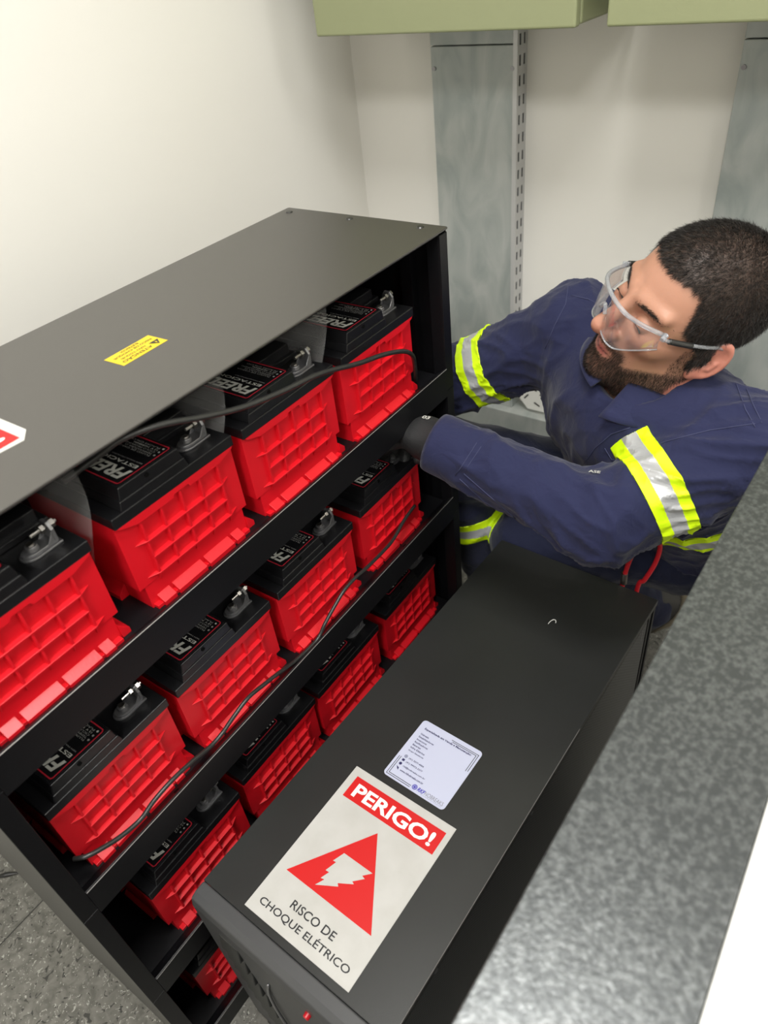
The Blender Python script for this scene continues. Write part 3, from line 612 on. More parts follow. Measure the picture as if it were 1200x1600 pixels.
def surface(fn, lo, hi, h):
    """implicit body -> closed quad mesh (surface nets)"""
    n = [int(math.ceil((hi[i]-lo[i])/h))+1 for i in range(3)]
    ax = [lo[i]+h*np.arange(n[i], dtype=np.float32) for i in range(3)]
    G = np.empty(n, dtype=np.float32)
    for i0 in range(0, n[0], 24):                            # in slabs, to spare memory
        X, Y, Z = np.meshgrid(ax[0][i0:i0+24], ax[1], ax[2], indexing='ij')
        G[i0:i0+24] = fn(np.stack([X, Y, Z], -1))
    S = G < 0
    c = np.zeros([k-1 for k in n], dtype=np.int8)
    sl = lambda i, m: slice(i, m-1+i)
    corners = [(i, j, k) for i in (0, 1) for j in (0, 1) for k in (0, 1)]
    for i, j, k in corners: c += S[sl(i, n[0]), sl(j, n[1]), sl(k, n[2])]
    cells = np.argwhere((c > 0) & (c < 8)); idx = -np.ones([k-1 for k in n], dtype=np.int64)
    idx[tuple(cells.T)] = np.arange(len(cells))
    acc = np.zeros((len(cells), 3)); cnt = np.zeros(len(cells))
    val = {q: G[cells[:, 0]+q[0], cells[:, 1]+q[1], cells[:, 2]+q[2]] for q in corners}
    for a in range(3):
        for q in corners:
            if q[a]: continue
            q2 = tuple(q[i]+(i == a) for i in range(3)); v0, v1 = val[q], val[q2]
            m_ = (v0 < 0) != (v1 < 0); t = np.where(m_, v0/np.where(m_, v0-v1, 1), 0)
            p = np.tile(np.array(q, float), (len(cells), 1)); p[:, a] = t
            acc[m_] += p[m_]; cnt[m_] += 1
    verts = np.array(lo)+h*(cells+acc/cnt[:, None])
    F = []
    for a in range(3):
        b, d = (a+1) % 3, (a+2) % 3
        s0 = [slice(0, None)]*3; s1 = [slice(0, None)]*3; s0[a] = slice(0, -1); s1[a] = slice(1, None)
        e = np.argwhere(S[tuple(s0)] != S[tuple(s1)])
        e = e[(e[:, b] > 0) & (e[:, d] > 0) & (e[:, b] < n[b]-1) & (e[:, d] < n[d]-1)]
        inside = S[tuple(e.T)]
        def cell(db, dd): q = e.copy(); q[:, b] -= db; q[:, d] -= dd; return idx[tuple(q.T)]
        f = np.stack([cell(1, 1), cell(0, 1), cell(0, 0), cell(1, 0)], 1)
        f[~inside] = f[~inside][:, ::-1]; F.append(f)
    return verts, np.concatenate(F)
def np_mesh(name, verts, faces, M, parent, smooth=True, mi=None, mats=None):
    me = bpy.data.meshes.new(name)
    me.vertices.add(len(verts)); me.vertices.foreach_set('co', np.asarray(verts, dtype=np.float32).ravel())
    k = faces.shape[1]; me.loops.add(faces.size); me.loops.foreach_set('vertex_index', faces.ravel().astype(np.int32))
    me.polygons.add(len(faces)); me.polygons.foreach_set('loop_start', np.arange(0, faces.size, k, dtype=np.int32))
    try: me.polygons.foreach_set('loop_total', np.full(len(faces), k, dtype=np.int32))
    except Exception: pass
    for x in (mats or [M]): me.materials.append(x)
    if mi is not None: me.polygons.foreach_set('material_index', mi.astype(np.int32))
    me.polygons.foreach_set('use_smooth', np.full(len(faces), smooth))
    me.update(calc_edges=True); me.validate()
    o = bpy.data.objects.new(name, me); C.objects.link(o)
    if parent: o.parent = parent
    return o
def normals(v, f):
    fn = np.cross(v[f[:, 2]]-v[f[:, 0]], v[f[:, 3]]-v[f[:, 1]]); n = np.zeros_like(v)
    for k in range(4): np.add.at(n, f[:, k], fn)
    return n/np.maximum(np.linalg.norm(n, axis=1, keepdims=True), 1e-12)
def wav(P, seed, f, n=7):
    r = np.random.default_rng(seed); d = r.normal(size=(n, 3)); d /= np.linalg.norm(d, axis=1, keepdims=True)
    ph = r.uniform(0, 6.28, n); fr = f*r.uniform(0.7, 1.4, n)
    return np.sin((P@(d*fr[:, None]).T.astype(np.float32))+ph.astype(np.float32)).sum(-1)/math.sqrt(n)
def ridge(P, seed, f): x = wav(P, seed, f); return np.exp(-np.abs(x)*2.2)

# ---- pose (metres, room frame)
RSH, REL, RWR = (1.046, -0.148, 0.868), (1.012, 0.085, 0.735), (0.990, 0.250, 0.660)
LSH, LEL, LWR = (0.893, -0.468, 0.822), (0.757, -0.316, 0.738), (0.742, -0.050, 0.800)
CHEST, BELLY, PEL = (0.990, -0.305, 0.745), (1.078, -0.340, 0.610), (1.175, -0.390, 0.470)
NECK0 = (0.966, -0.302, 0.862)
RHIP, RKN, RAN = (1.17, -0.30, 0.460), (0.990, 0.085, 0.575), (1.10, 0.02, 0.10)
LHIP, LKN, LAN = (1.15, -0.465, 0.450), (1.008, -0.088, 0.395), (1.215, -0.30, 0.13)
TF = nrm((-0.92, 0.39, 0.0)); TLft = nrm((-0.39, -0.92, 0.0))
TU = nrm(np.array(CHEST)-np.array(PEL)); TL = nrm(TLft-TU*float(TLft@TU)); TFw = nrm(np.cross(TL, TU))
TAX = np.stack([TFw, TL, TU])
# head frame
def cam2w(x, y, z): return np.array(RIGHT)*x-np.array(DOWN)*y-np.array(FWD)*z      # right, up, towards the viewer
HC = np.array((0.9472, -0.3322, 0.9710))
HG, HL, HU = (np.array(k) for k in ((-0.73239, 0.63888, 0.23546), (-0.67667, -0.64453, -0.35595), (-0.07565, -0.42002, 0.90436)))
HAX = np.stack([HG, HL, HU])
hw_ = lambda x, y, z: HC+x*HG+y*HL+z*HU
def hl(P): return (P-HC.astype(np.float32))@HAX.T.astype(np.float32)

# ---- skin: head, neck, torso, arms and hands as one continuous body
def head_sdf(P):
    q = hl(P); qa = q.copy(); qa[..., 1] = np.abs(q[..., 1])
    d = ell(q, (-0.012, 0, 0.045), I3, (0.100, 0.077, 0.086))
    d = smin(d, ell(q, (0.026, 0, -0.012), I3, (0.066, 0.062, 0.080)), 0.03)
    d = smin(d, cone(qa, (0.070, 0.010, -0.092), (0.000, 0.056, -0.066), 0.018, 0.012), 0.022)
    d = smin(d, cone(qa, (0.000, 0.054, -0.066), (-0.005, 0.062, 0.0), 0.012, 0.012), 0.02)
    d = smin(d, ell(q, (0.080, 0, -0.096), I3, (0.018, 0.022, 0.017)), 0.018)
    d = smin(d, ell(q, (0.060, 0, -0.060), I3, (0.036, 0.036, 0.034)), 0.02)       # muzzle
    d = smin(d, ell(qa, (0.058, 0.043, -0.012), I3, (0.024, 0.020, 0.018)), 0.018)  # cheekbone
    d = smin(d, cone(qa, (0.086, 0.012, 0.036), (0.070, 0.050, 0.036), 0.009, 0.007), 0.012)  # brow
    d = smax(d, -ell(qa, (0.095, 0.031, 0.012), I3, (0.018, 0.018, 0.013)), 0.010)  # socket
    d = smin(d, ell(qa, (0.076, 0.031, 0.010), I3, (0.0135, 0.0145, 0.0130)), 0.003)  # lid
    d = smin(d, cone(q, (0.090, 0, 0.026), (0.117, 0, -0.021), 0.0078, 0.0118), 0.010)
    d = smin(d, ell(qa, (0.103, 0.0140, -0.028), I3, (0.013, 0.0080, 0.0090)), 0.006)
    d = smin(d, cone(q, (0.100, 0, -0.026), (0.114, 0, -0.026), 0.009, 0.008), 0.006)
    d = smax(d, -ell(qa, (0.106, 0.0065, -0.0355), I3, (0.006, 0.0032, 0.004)), 0.002)
    d = smin(d, cone(qa, (0.0945, 0.0, -0.0560), (0.082, 0.022, -0.060), 0.0042, 0.0020), 0.005)
    d = smin(d, cone(qa, (0.0925, 0.0, -0.0650), (0.081, 0.020, -0.0625), 0.0050, 0.0020), 0.005)
    d = smax(d, -cone(qa, (0.102, 0.0, -0.0603), (0.088, 0.023, -0.0610), 0.0012, 0.0008), 0.002)
    # ears
    c, s = math.cos(0.30), math.sin(0.30); E = np.array([[c, 0, s], [0, 1, 0], [-s, 0, c]])     # tipped back
    o = math.cos(0.50), -math.sin(0.50); E2 = np.array([[o[0], o[1], 0], [-o[1], o[0], 0], [0, 0, 1]])@E
    e = (qa-V(-0.012, 0.0835, -0.002))@E2.T.astype(np.float32)
    ring = np.sqrt((np.sqrt((e[..., 0]/0.0155)**2+(e[..., 2]/0.0270)**2)-1)**2*0.0200**2+e[..., 1]**2)-0.0040
    plate = ell(e, (0, -0.001, 0.0), I3, (0.0165, 0.0040, 0.0280))
    ear = smin(ring, plate, 0.004)
    ear = smin(ear, ell(e, (0.007, 0, -0.0300), I3, (0.0078, 0.0052, 0.0098)), 0.005)          # lobe
    ear = smin(ear, cone(e, (-0.004, 0.0015, -0.012), (-0.006, 0.0015, 0.014), 0.0035, 0.0028), 0.003)
    ear = smax(ear, -ell(e, (0.0050, 0.0045, -0.005), I3, (0.0070, 0.0065, 0.0110)), 0.003); ear = smax(ear, -ell(e, (-0.0030, 0.0050, 0.011), I3, (0.0080, 0.0045, 0.0100)), 0.003)
    ear = smin(ear, ell(e, (0.0130, 0.001, -0.006), I3, (0.0035, 0.0035, 0.0055)), 0.003)       # tragus
    return smin(d, ear, 0.005)
nb0 = hw_(-0.020, 0, -0.040)
def hand_pts(wrist, knuck, tip_dir, down, side):
    """palm frame + five bent fingers"""
    w = np.array(wrist); k = np.array(knuck); ax = nrm(k-w); dn = nrm(np.array(down)-ax*float(np.dot(down, ax))); sd = nrm(np.cross(ax, dn))*side
    F = []
    for i, (off, L, rr) in enumerate(((0.030, 0.074, 0.0088), (0.010, 0.083, 0.0090), (-0.010, 0.077, 0.0086), (-0.029, 0.062, 0.0078))):
        a = k+sd*off-ax*0.004*abs(i-1); b = a+ax*L*0.36+dn*L*0.26; c = b+ax*L*0.10+dn*L*0.32; d = c-ax*L*0.06+dn*L*0.22
        F.append((a, b, c, d, rr))
    t0 = w+ax*0.022+sd*0.024; t1 = t0+ax*0.030+sd*0.020+dn*0.020; t2 = t1+ax*0.028+dn*0.018-sd*0.002; t3 = t2+ax*0.018+dn*0.012-sd*0.008
    F.append((t0, t1, t2, t3, 0.0098))
    return w, k, ax, dn, sd, F
LHAND = hand_pts((0.750, -0.034, 0.794), (0.781, 0.022, 0.776), None, (-0.25, 0.25, -0.9), 1)
RHAND = hand_pts((0.962, 0.235, 0.682), (0.955, 0.300, 0.640), None, (-0.9, 0.2, -0.2), -1)
def hand_sdf(P, H_, g):
    w, k, ax, dn, sd, F = H_
    m_ = (w+k)/2
    d = ell(P, m_, np.stack([ax, sd, dn]), (0.052+g, 0.040+g, 0.0165+g))
    for a, b, c, e, r in F:
        f = np.minimum(np.minimum(cone(P, a, b, r+g, r+g-0.0005), cone(P, b, c, r+g-0.0005, r+g-0.001)), cone(P, c, e, r+g-0.001, r+g-0.0018))
        f = smin(f, cone(P, (m_+a)/2, a, 0.011+g, r+g), 0.006) if r < 0.0095 else smin(f, cone(P, m_, a, 0.014+g, r+g), 0.008)
        d = smin(d, f, 0.004)
    return d
def body_sdf(P):
    d = head_sdf(P)
    d = smin(d, cone(P, nb0, NECK0, 0.055, 0.062), 0.025)
    d = smin(d, cone(P, NECK0, CHEST, 0.07, 0.105), 0.05)
    d = smin(d, cone(P, CHEST, PEL, 0.105, 0.10), 0.05)
    for S_, E_, W_, H_ in ((LSH, LEL, LWR, LHAND), (RSH, REL, RWR, RHAND)):
        d = smin(d, cone(P, CHEST, S_, 0.08, 0.045), 0.05)
        d = smin(d, cone(P, S_, E_, 0.043, 0.034), 0.03)
        d = smin(d, cone(P, E_, W_, 0.034, 0.023), 0.02)
        d = smin(d, cone(P, W_, H_[0], 0.022, 0.018), 0.005)
        d = smin(d, hand_sdf(P, H_, -0.001), 0.004)
    for H_, K_, A_ in ((RHIP, RKN, RAN), (LHIP, LKN, LAN)):
        d = smin(d, cone(P, PEL, H_, 0.09, 0.08), 0.04); d = smin(d, cone(P, H_, K_, 0.072, 0.048), 0.03); d = smin(d, cone(P, K_, A_, 0.045, 0.032), 0.02)
    return d
M_skin = mat('skin', (0.50, 0.27, 0.185, 1), 0.42, spec=0.45, bump=(400, 0.10, 3))
bs = M_skin.node_tree.nodes['Principled BSDF']; bs.inputs['Subsurface Weight'].default_value = 0.12; bs.inputs['Subsurface Radius'].default_value = (0.010, 0.004, 0.002); bs.inputs['Subsurface Scale'].default_value = 0.3
at = M_skin.node_tree.nodes.new('ShaderNodeAttribute'); at.attribute_name = 'complexion'; M_skin.node_tree.links.new(at.outputs['Color'], bs.inputs['Base Color'])
def cloth(name, col, rough=0.85, s=0.12):
    M = mat(name, col, rough, spec=0.2, sheen=s); nt = M.node_tree; b = nt.nodes['Principled BSDF']; tc = nt.nodes.new('ShaderNodeTexCoord')
    b.inputs['Sheen Roughness'].default_value = 0.5
    n1 = nt.nodes.new('ShaderNodeTexNoise'); n1.inputs['Scale'].default_value = 26; n1.inputs['Detail'].default_value = 3; n1.inputs['Distortion'].default_value = 0.6
    n2 = nt.nodes.new('ShaderNodeTexNoise'); n2.inputs['Scale'].default_value = 1400; n2.inputs['Detail'].default_value = 1
    b1 = nt.nodes.new('ShaderNodeBump'); b1.inputs['Strength'].default_value = 0.55; b1.inputs['Distance'].default_value = 0.008
    b2 = nt.nodes.new('ShaderNodeBump'); b2.inputs['Strength'].default_value = 0.25; b2.inputs['Distance'].default_value = 0.0006
    L_ = nt.links.new
    for n in (n1, n2): L_(tc.outputs['Object'], n.inputs['Vector'])
    L_(n1.outputs['Fac'], b1.inputs['Height']); L_(n2.outputs['Fac'], b2.inputs['Height']); L_(b1.outputs['Normal'], b2.inputs['Normal']); L_(b2.outputs['Normal'], b.inputs['Normal'])
    return M
M_jacket = cloth('navy_work_cloth', (0.0165, 0.0195, 0.057, 1))
M_trous = cloth('navy_trouser_cloth', (0.014, 0.017, 0.042, 1))
M_seam = mat('seam_thread', (0.036, 0.041, 0.098, 1), 0.8)
M_hiviz = mat('fluorescent_yellow_tape', (0.66, 0.95, 0.0, 1), 0.6)
M_refl = mat('grey_reflective_tape', (0.42, 0.43, 0.44, 1), 0.38, 0.2, bump=(300, 0.1, 2))
M_glove = mat('black_glove_coating', (0.020, 0.020, 0.021, 1), 0.55, bump=(500, 0.3, 3))
M_hair = mat('dark_hair', (0.017, 0.0145, 0.013, 1), 0.5, spec=0.3)
M_beard = mat('dark_brown_beard', (0.018, 0.012, 0.009, 1), 0.55, spec=0.25)
M_tee = mat('black_tshirt', (0.012, 0.012, 0.014, 1), 0.9)
M_boot = mat('black_boot_leather', (0.02, 0.019, 0.018, 1), 0.5)
M_sole = mat('khaki_boot_sole', (0.18, 0.155, 0.11, 1), 0.8)

person = thing('person', (1.12, -0.40, 0.0), 'crouching person in navy work clothes with yellow bands reaching into the rack', 'person')
PO = np.array((1.12, -0.40, 0.0))
def pmesh(name, v, f, M, parent=None, **k):
    o = np_mesh(name, v-PO, f, M, parent or person, **k); return o
bv, bf = surface(body_sdf, (0.72, -0.60, 0.78), (1.18, -0.06, 1.14), 0.0024)      # head and shoulders, fine
# the whole figure is one field: coarse below the collar, fine above it
cv, cf = surface(lambda P: np.maximum(body_sdf(P), P[..., 2]-0.818), (0.66, -0.68, 0.0), (1.50, 0.42, 0.85), 0.0075)
keep = bv[:, 2] > 0.812
fm = keep[bf].all(1); used = np.unique(bf[fm]); remap = -np.ones(len(bv), int); remap[used] = np.arange(len(used))
hv_, hf_ = bv[used], remap[bf[fm]]
bodyv = np.concatenate([hv_, cv]); bodyf = np.concatenate([hf_, cf+len(hv_)])
body = pmesh('body', bodyv, bodyf, M_skin)
# complexion: face colours (lips, ears, shaved scalp, stubble), with the lip-crease shade painted in
q = hl(bodyv.astype(np.float32)); ay = np.abs(q[:, 1]); x, z = q[:, 0], q[:, 2]
base = np.tile(np.array((0.44, 0.225, 0.150)), (len(q), 1))
def blend(c, wt): global base; wt = np.clip(wt, 0, 1)[:, None]; base = base*(1-wt)+np.array(c)*wt
inh = (z > -0.16) & (np.linalg.norm(q, axis=1) < 0.2)
blend((0.47, 0.16, 0.12), inh*np.exp(-(((x-0.112)/0.016)**2+(ay/0.016)**2+((z+0.024)/0.016)**2))*0.7)
blend((0.50, 0.18, 0.135), inh*(ay > 0.074)*(x < 0.02)*0.75)
blend((0.43, 0.18, 0.125), inh*np.exp(-(((x-0.075)/0.03)**2+((ay-0.045)/0.02)**2+((z+0.018)/0.02)**2))*0.5)
lips = np.exp(-(((z+0.0605)/0.0070)**4+(ay/0.019)**4))*(x > 0.084); blend((0.42, 0.13, 0.115), inh*lips)
blend((0.05, 0.025, 0.02), inh*np.exp(-(((z+0.0605)/0.0014)**2+(ay/0.022)**4))*(x > 0.086))  # dark line between the lips: crease shade put into the colour
def hair_mask(x, ay, z):
    """1 on the hair cap: front line high on the forehead, a corner at the temple, down to the ear, round the nape"""
    f1 = np.clip((z-(0.080-0.40*np.maximum(ay-0.044, 0)))/0.003, 0, 1)
    line = 0.047-0.036*np.clip((0.030-z)/0.030, 0, 1)                      # temple edge, cut back above the ear
    f2 = np.clip((line-x)/0.003, 0, 1)*np.clip((z-(-0.030-0.9*np.maximum(-x-0.01, 0)))/0.004, 0, 1)
    return np.maximum(f1, f2)
def beard_mask(x, ay, z):
    jaw = np.clip((-0.062+0.30*np.clip(0.07-x, 0, 0.08)*1.0-z)/0.004, 0, 1)*(x > -0.004)*(z > -0.125)
    mous = np.exp(-(((z+0.0465)/0.0060)**4+((ay-0.012)/0.022)**4))*(x > 0.08)*(z > -0.0535)
    side = np.clip((0.014-np.abs(x-0.012))/0.003, 0, 1)*(z < -0.0)*(z > -0.08)*(ay > 0.05)
    corner = np.exp(-(((z+0.058)/0.014)**4+((ay-0.030)/0.007)**4))*(x > 0.06)
    m_ = np.clip(jaw+mous+side*0.55+corner, 0, 1)
    lip = (np.abs(z+0.0605) < 0.0072)*(ay < 0.019)*(x > 0.08); return m_*(1-lip)
HM = hair_mask(x, ay, z)*inh*(ay < 0.082); BMk = beard_mask(x, ay, z)*inh*(ay < 0.076)
blend((0.055, 0.042, 0.035), HM*0.92); blend((0.09, 0.055, 0.042), BMk*0.72)
ca = body.data.color_attributes.new('complexion', 'FLOAT_COLOR', 'POINT')
ca.data.foreach_set('color', np.concatenate([base, np.ones((len(q), 1))], 1).astype(np.float32).ravel())
nn = normals(bodyv, bodyf)

def strands(name, mask, count, L0, w0, comb, M, seed, lift=0.55):
    """short hair: thin curved blades growing from the skin"""
    r = np.random.default_rng(seed)
    f = hf_; cen = hv_[f].mean(1); area_ = np.linalg.norm(np.cross(hv_[f[:, 2]]-hv_[f[:, 0]], hv_[f[:, 3]]-hv_[f[:, 1]]), axis=1)
    mk = mask[:len(hv_)][f].mean(1); p = area_*mk; p /= p.sum()
    ii = r.choice(len(f), count, p=p); a, b = r.random((2, count, 1))
    v = hv_[f[ii]]; root = (1-a)*(1-b)*v[:, 0]+a*(1-b)*v[:, 1]+a*b*v[:, 2]+(1-a)*b*v[:, 3]
    N = nn[:len(hv_)][f[ii, 0]]; q_ = (root-HC)@HAX.T
    cd_ = comb(q_)@HAX; cd_ = cd_-N*(cd_*N).sum(1, keepdims=True); cd_ /= np.maximum(np.linalg.norm(cd_, axis=1, keepdims=True), 1e-6)
    cd_ += r.normal(scale=0.30, size=cd_.shape); L_ = L0*r.uniform(0.6, 1.15, (count, 1))*np.clip(mk[ii][:, None], 0.35, 1)
    d1 = N*lift+cd_*0.6; d1 /= np.linalg.norm(d1, axis=1, keepdims=True); d2 = N*lift*0.35+cd_; d2 /= np.linalg.norm(d2, axis=1, keepdims=True)
    m1 = root+d1*L_*0.5; tip = m1+d2*L_*0.5
    s_ = np.cross(d1, r.normal(size=d1.shape)); s_ /= np.linalg.norm(s_, axis=1, keepdims=True); s_ *= w0
    root = root-N*0.0008
    vs = np.stack([root-s_, root+s_, m1+s_*0.8, m1-s_*0.8, tip+s_*0.25, tip-s_*0.25], 1).reshape(-1, 3)
    k = np.arange(count)[:, None]*6
    fs = np.concatenate([k+np.array([0, 1, 2, 3]), k+np.array([3, 2, 4, 5])])
    return pmesh(name, vs, fs, M)
def comb_hair(q):          # crown whorl at the back, combed forward and down
    c = q-np.array((-0.055, 0.0, 0.115)); c[:, 0] *= 1.0; return c+np.array((0.05, 0, 0))
hair = strands('hair', HM, 60000, 0.0105, 0.00022, comb_hair, M_hair, 1, lift=0.75); tag(hair, 'short dark cropped hair')
beard = strands('beard', BMk, 15000, 0.0065, 0.00018, lambda q: np.array((0.15, 0, -1.0))+q*0.5, M_beard, 2, lift=0.8); tag(beard, 'short dark beard and moustache')
brow = np.exp(-(((z-(0.0345-8.0*(ay-0.034)**2))/0.0026)**4+((ay-0.033)/0.0175)**4))*(x > 0.05)*inh
eb = strands('eyebrows', brow, 1300, 0.0065, 0.00022, lambda q: np.stack([-0.3*np.ones(len(q)), np.sign(q[:, 1]), 0.25*np.ones(len(q))], 1), M_hair, 3, lift=0.35)
for s in (-1, 1):
    pts = [hw_(0.0885-0.5*abs(y-0.031)**1.0*0.30, s*y, 0.0075-0.02*((y-0.031)/0.012)**2*0.15) for y in np.linspace(0.019, 0.043, 7)]
    MB().tube([tuple(p-PO) for p in pts], 0.0011, n=6, sub=2).build('eyelashes', M_hair, person, smooth=True)

# ---- clothing
def folds(P, amp, seed, f=30, stretch=None):
    Q = P if stretch is None else P-np.outer(P@stretch, stretch)*0.62
    return amp*(0.75*ridge(Q.astype(np.float32), seed, f)+0.45*ridge(Q.astype(np.float32), seed+5, f*1.9)-0.45)
arm_l = [V(*LSH), V(*LEL), V(*LWR)]; arm_r = [V(*RSH), V(*REL), V(*RWR)]
def sleeve(P, A, r0, r1, r2, r3):
    d = smin(cone(P, A[0], A[1], r0, r1), cone(P, A[1], A[2], r1, r2), 0.035)
    return d
def jacket_core(P):
    mid = (np.array(CHEST)+np.array(BELLY))/2
    d = ell(P, np.array(CHEST), TAX, (0.125, 0.195, 0.175))
    d = smin(d, ell(P, np.array(BELLY), TAX, (0.128, 0.185, 0.190)), 0.07)
    d = smin(d, ell(P, np.array(PEL)+np.array((0, 0, 0.03)), TAX, (0.155, 0.195, 0.125)), 0.06)
    yoke = np.array(NECK0)-np.array((0.0, 0.0, 0.052))
    d = smin(d, cone(P, yoke, np.array(LSH), 0.075, 0.066), 0.05); d = smin(d, cone(P, yoke, np.array(RSH), 0.082, 0.072), 0.05)
    a = sleeve(P, arm_l, 0.068, 0.059, 0.045, 0); b = sleeve(P, arm_r, 0.074, 0.060, 0.046, 0)
    d = smin(d, a, 0.035); d = smin(d, b, 0.035)
    return d
def cut_cuff(P, A, dist=0.0):
    ax = nrm(A[2]-A[1]); return (P-A[2])@ax-dist
def jacket_sdf(P):
    d = jacket_core(P)
    q = hl(P)
    d = np.maximum(d, cut_cuff(P, arm_l)*1.0) ; 
    ax = nrm(arm_r[2]-arm_r[1]); near = np.linalg.norm(P-arm_r[2], axis=-1) < 0.12
    d = np.where(near, np.maximum(d, (P-arm_r[2])@ax), d)
    # opening for the neck
    n_ax = nrm(nb0-np.array(NECK0)); s_ = (P-V(*NECK0))@n_ax; rad = np.linalg.norm(P-V(*NECK0)-s_[..., None]*n_ax, axis=-1)
    d = smax(d, -np.maximum(rad-0.062, -(s_+0.02)), 0.008)
    return d
nearL = lambda P: np.linalg.norm(P-arm_l[2], axis=-1) < 0.11
def jacket_full(P):
    d = jacket_core(P)
    axl = nrm(arm_l[2]-arm_l[1]); axr = nrm(arm_r[2]-arm_r[1])
    for A, ax_ in ((arm_l, axl), (arm_r, axr)):
        near = np.linalg.norm(P-A[2], axis=-1) < 0.11
        s_ = (P-A[2])@ax_; d = np.where(near, np.maximum(d, s_), d)
        # hollow cuff mouth
        rad = np.linalg.norm(P-A[2]-s_[..., None]*ax_, axis=-1)
        d = np.where(near, np.maximum(d, -np.maximum(rad-0.036, -(s_+0.035))), d)
    n_ax = nrm(nb0-np.array(NECK0)); s_ = (P-V(*NECK0))@n_ax; rad = np.linalg.norm(P-V(*NECK0)-s_[..., None]*n_ax, axis=-1)
    d = smax(d, -np.maximum(rad-0.058, -(s_+0.012)), 0.006)
    d = smax(d, -ell(P, np.array(NECK0)+0.045*np.array(TF)+0.030*n_ax, I3, (0.062, 0.062, 0.050)), 0.012)
    # hem
    hz = (P-V(*PEL))@TU.astype(np.float32); d = smax(d, -(hz+0.045), 0.01)
    return d
jv, jf = surface(jacket_full, (0.66, -0.72, 0.34), (1.40, 0.34, 1.00), 0.0048)
jn = normals(jv, jf)
def fold_disp(v):
    P = v.astype(np.float32); out = folds(P, 0.010, 11, 55, nrm((0.3, -0.3, 0.9)))
    for A, amp, sd in ((arm_l, 0.012, 21), (arm_r, 0.011, 31)):
        for a, b in ((A[0], A[1]), (A[1], A[2])):
            ax_ = nrm(b-a); d = cone(P, a, b, 0.07, 0.055); wgt = np.clip(1-np.abs(d)/0.03, 0, 1)
            sd_ax = nrm(ax_+0.8*nrm(np.cross(ax_, TU)))
            out = out*(1-wgt)+wgt*folds(P, amp, sd, 85, sd_ax)
        # bunching at the elbow
        e = np.linalg.norm(P-A[1], axis=1); we = np.exp(-(e/0.06)**2); ax_ = nrm(A[2]-A[0])
        out = out+we*0.005*np.sin(((P-A[1])@ax_)*140)
    # smooth near the neck and the cuffs
    q_ = np.linalg.norm(P-V(*NECK0), axis=1); out *= np.clip((q_-0.07)/0.07, 0.15, 1)
    for A in (arm_l, arm_r):
        e = (P-A[2])@nrm(A[2]-A[1]); near = np.linalg.norm(P-A[2], axis=1) < 0.12; out = np.where(near, out*np.clip(-e/0.05-0.3, 0.12, 1), out)
    return out
jd = fold_disp(jv); jv2 = jv+jn*jd[:, None]
jacket = pmesh('jacket', jv2, jf, M_jacket); tag(jacket, 'navy long-sleeved work jacket')
from mathutils.bvhtree import BVHTree
jb = BVHTree.FromPolygons([tuple(p) for p in jv2], [tuple(int(i) for i in f) for f in jf])

# reflective bands: the jacket's own surface between two planes, raised 2 mm
def band(name, fn_s, v, f, n, wgt, width, stripes, parent, label, extra=None, lift=0.0022):
    s_ = fn_s(v); sel = (np.abs(s_[f]) < width/2+0.004).all(1)
    if extra is not None: sel &= extra(v[f].mean(1)) < 0
    # rebuild on a finer parameter: clamp border vertices exactly onto the band edge
    ff = f[sel]; us = np.unique(ff); mp_ = -np.ones(len(v), int); mp_[us] = np.arange(len(us)); vv = v[us].copy(); nn_ = n[us]; ss = s_[us]
    g = np.stack([fn_s(vv+np.eye(3)[k]*1e-4)-ss for k in range(3)], 1)/1e-4
    over = np.clip(ss, -width/2, width/2)-ss; vv += g*over[:, None]/np.maximum((g*g).sum(1, keepdims=True), 1e-9)
    top = vv+nn_*lift; F = mp_[ff]
    # split faces into stripes by subdividing along the band: material by the centre's place
    c = fn_s(top)[F].mean(1); mi = np.zeros(len(F), int); mi[np.abs(c) < width*stripes/2] = 1
    bot = vv-nn_*0.002; nV = len(vv)
    ed = {}
    for face in F:
        for i in range(4):
            a, b = int(face[i]), int(face[(i+1) % 4]); ed[(a, b)] = 1
    sides = [(a, b) for (a, b) in ed if (b, a) not in ed]
    allF = np.concatenate([F, np.array([(b, a, a+nV, b+nV) for a, b in sides], int)]) if sides else F
    mi = np.concatenate([mi, np.zeros(len(allF)-len(F), int)])
    o = pmesh(name, np.concatenate([top, bot]), allF, None, parent, mats=[M_hiviz, M_refl], mi=mi)
    return tag(o, label)
def along(a, b, at_):
    ax_ = nrm(np.array(b)-np.array(a)).astype(float); o_ = np.array(a)+ax_*at_
    return lambda v: (v-o_)@ax_
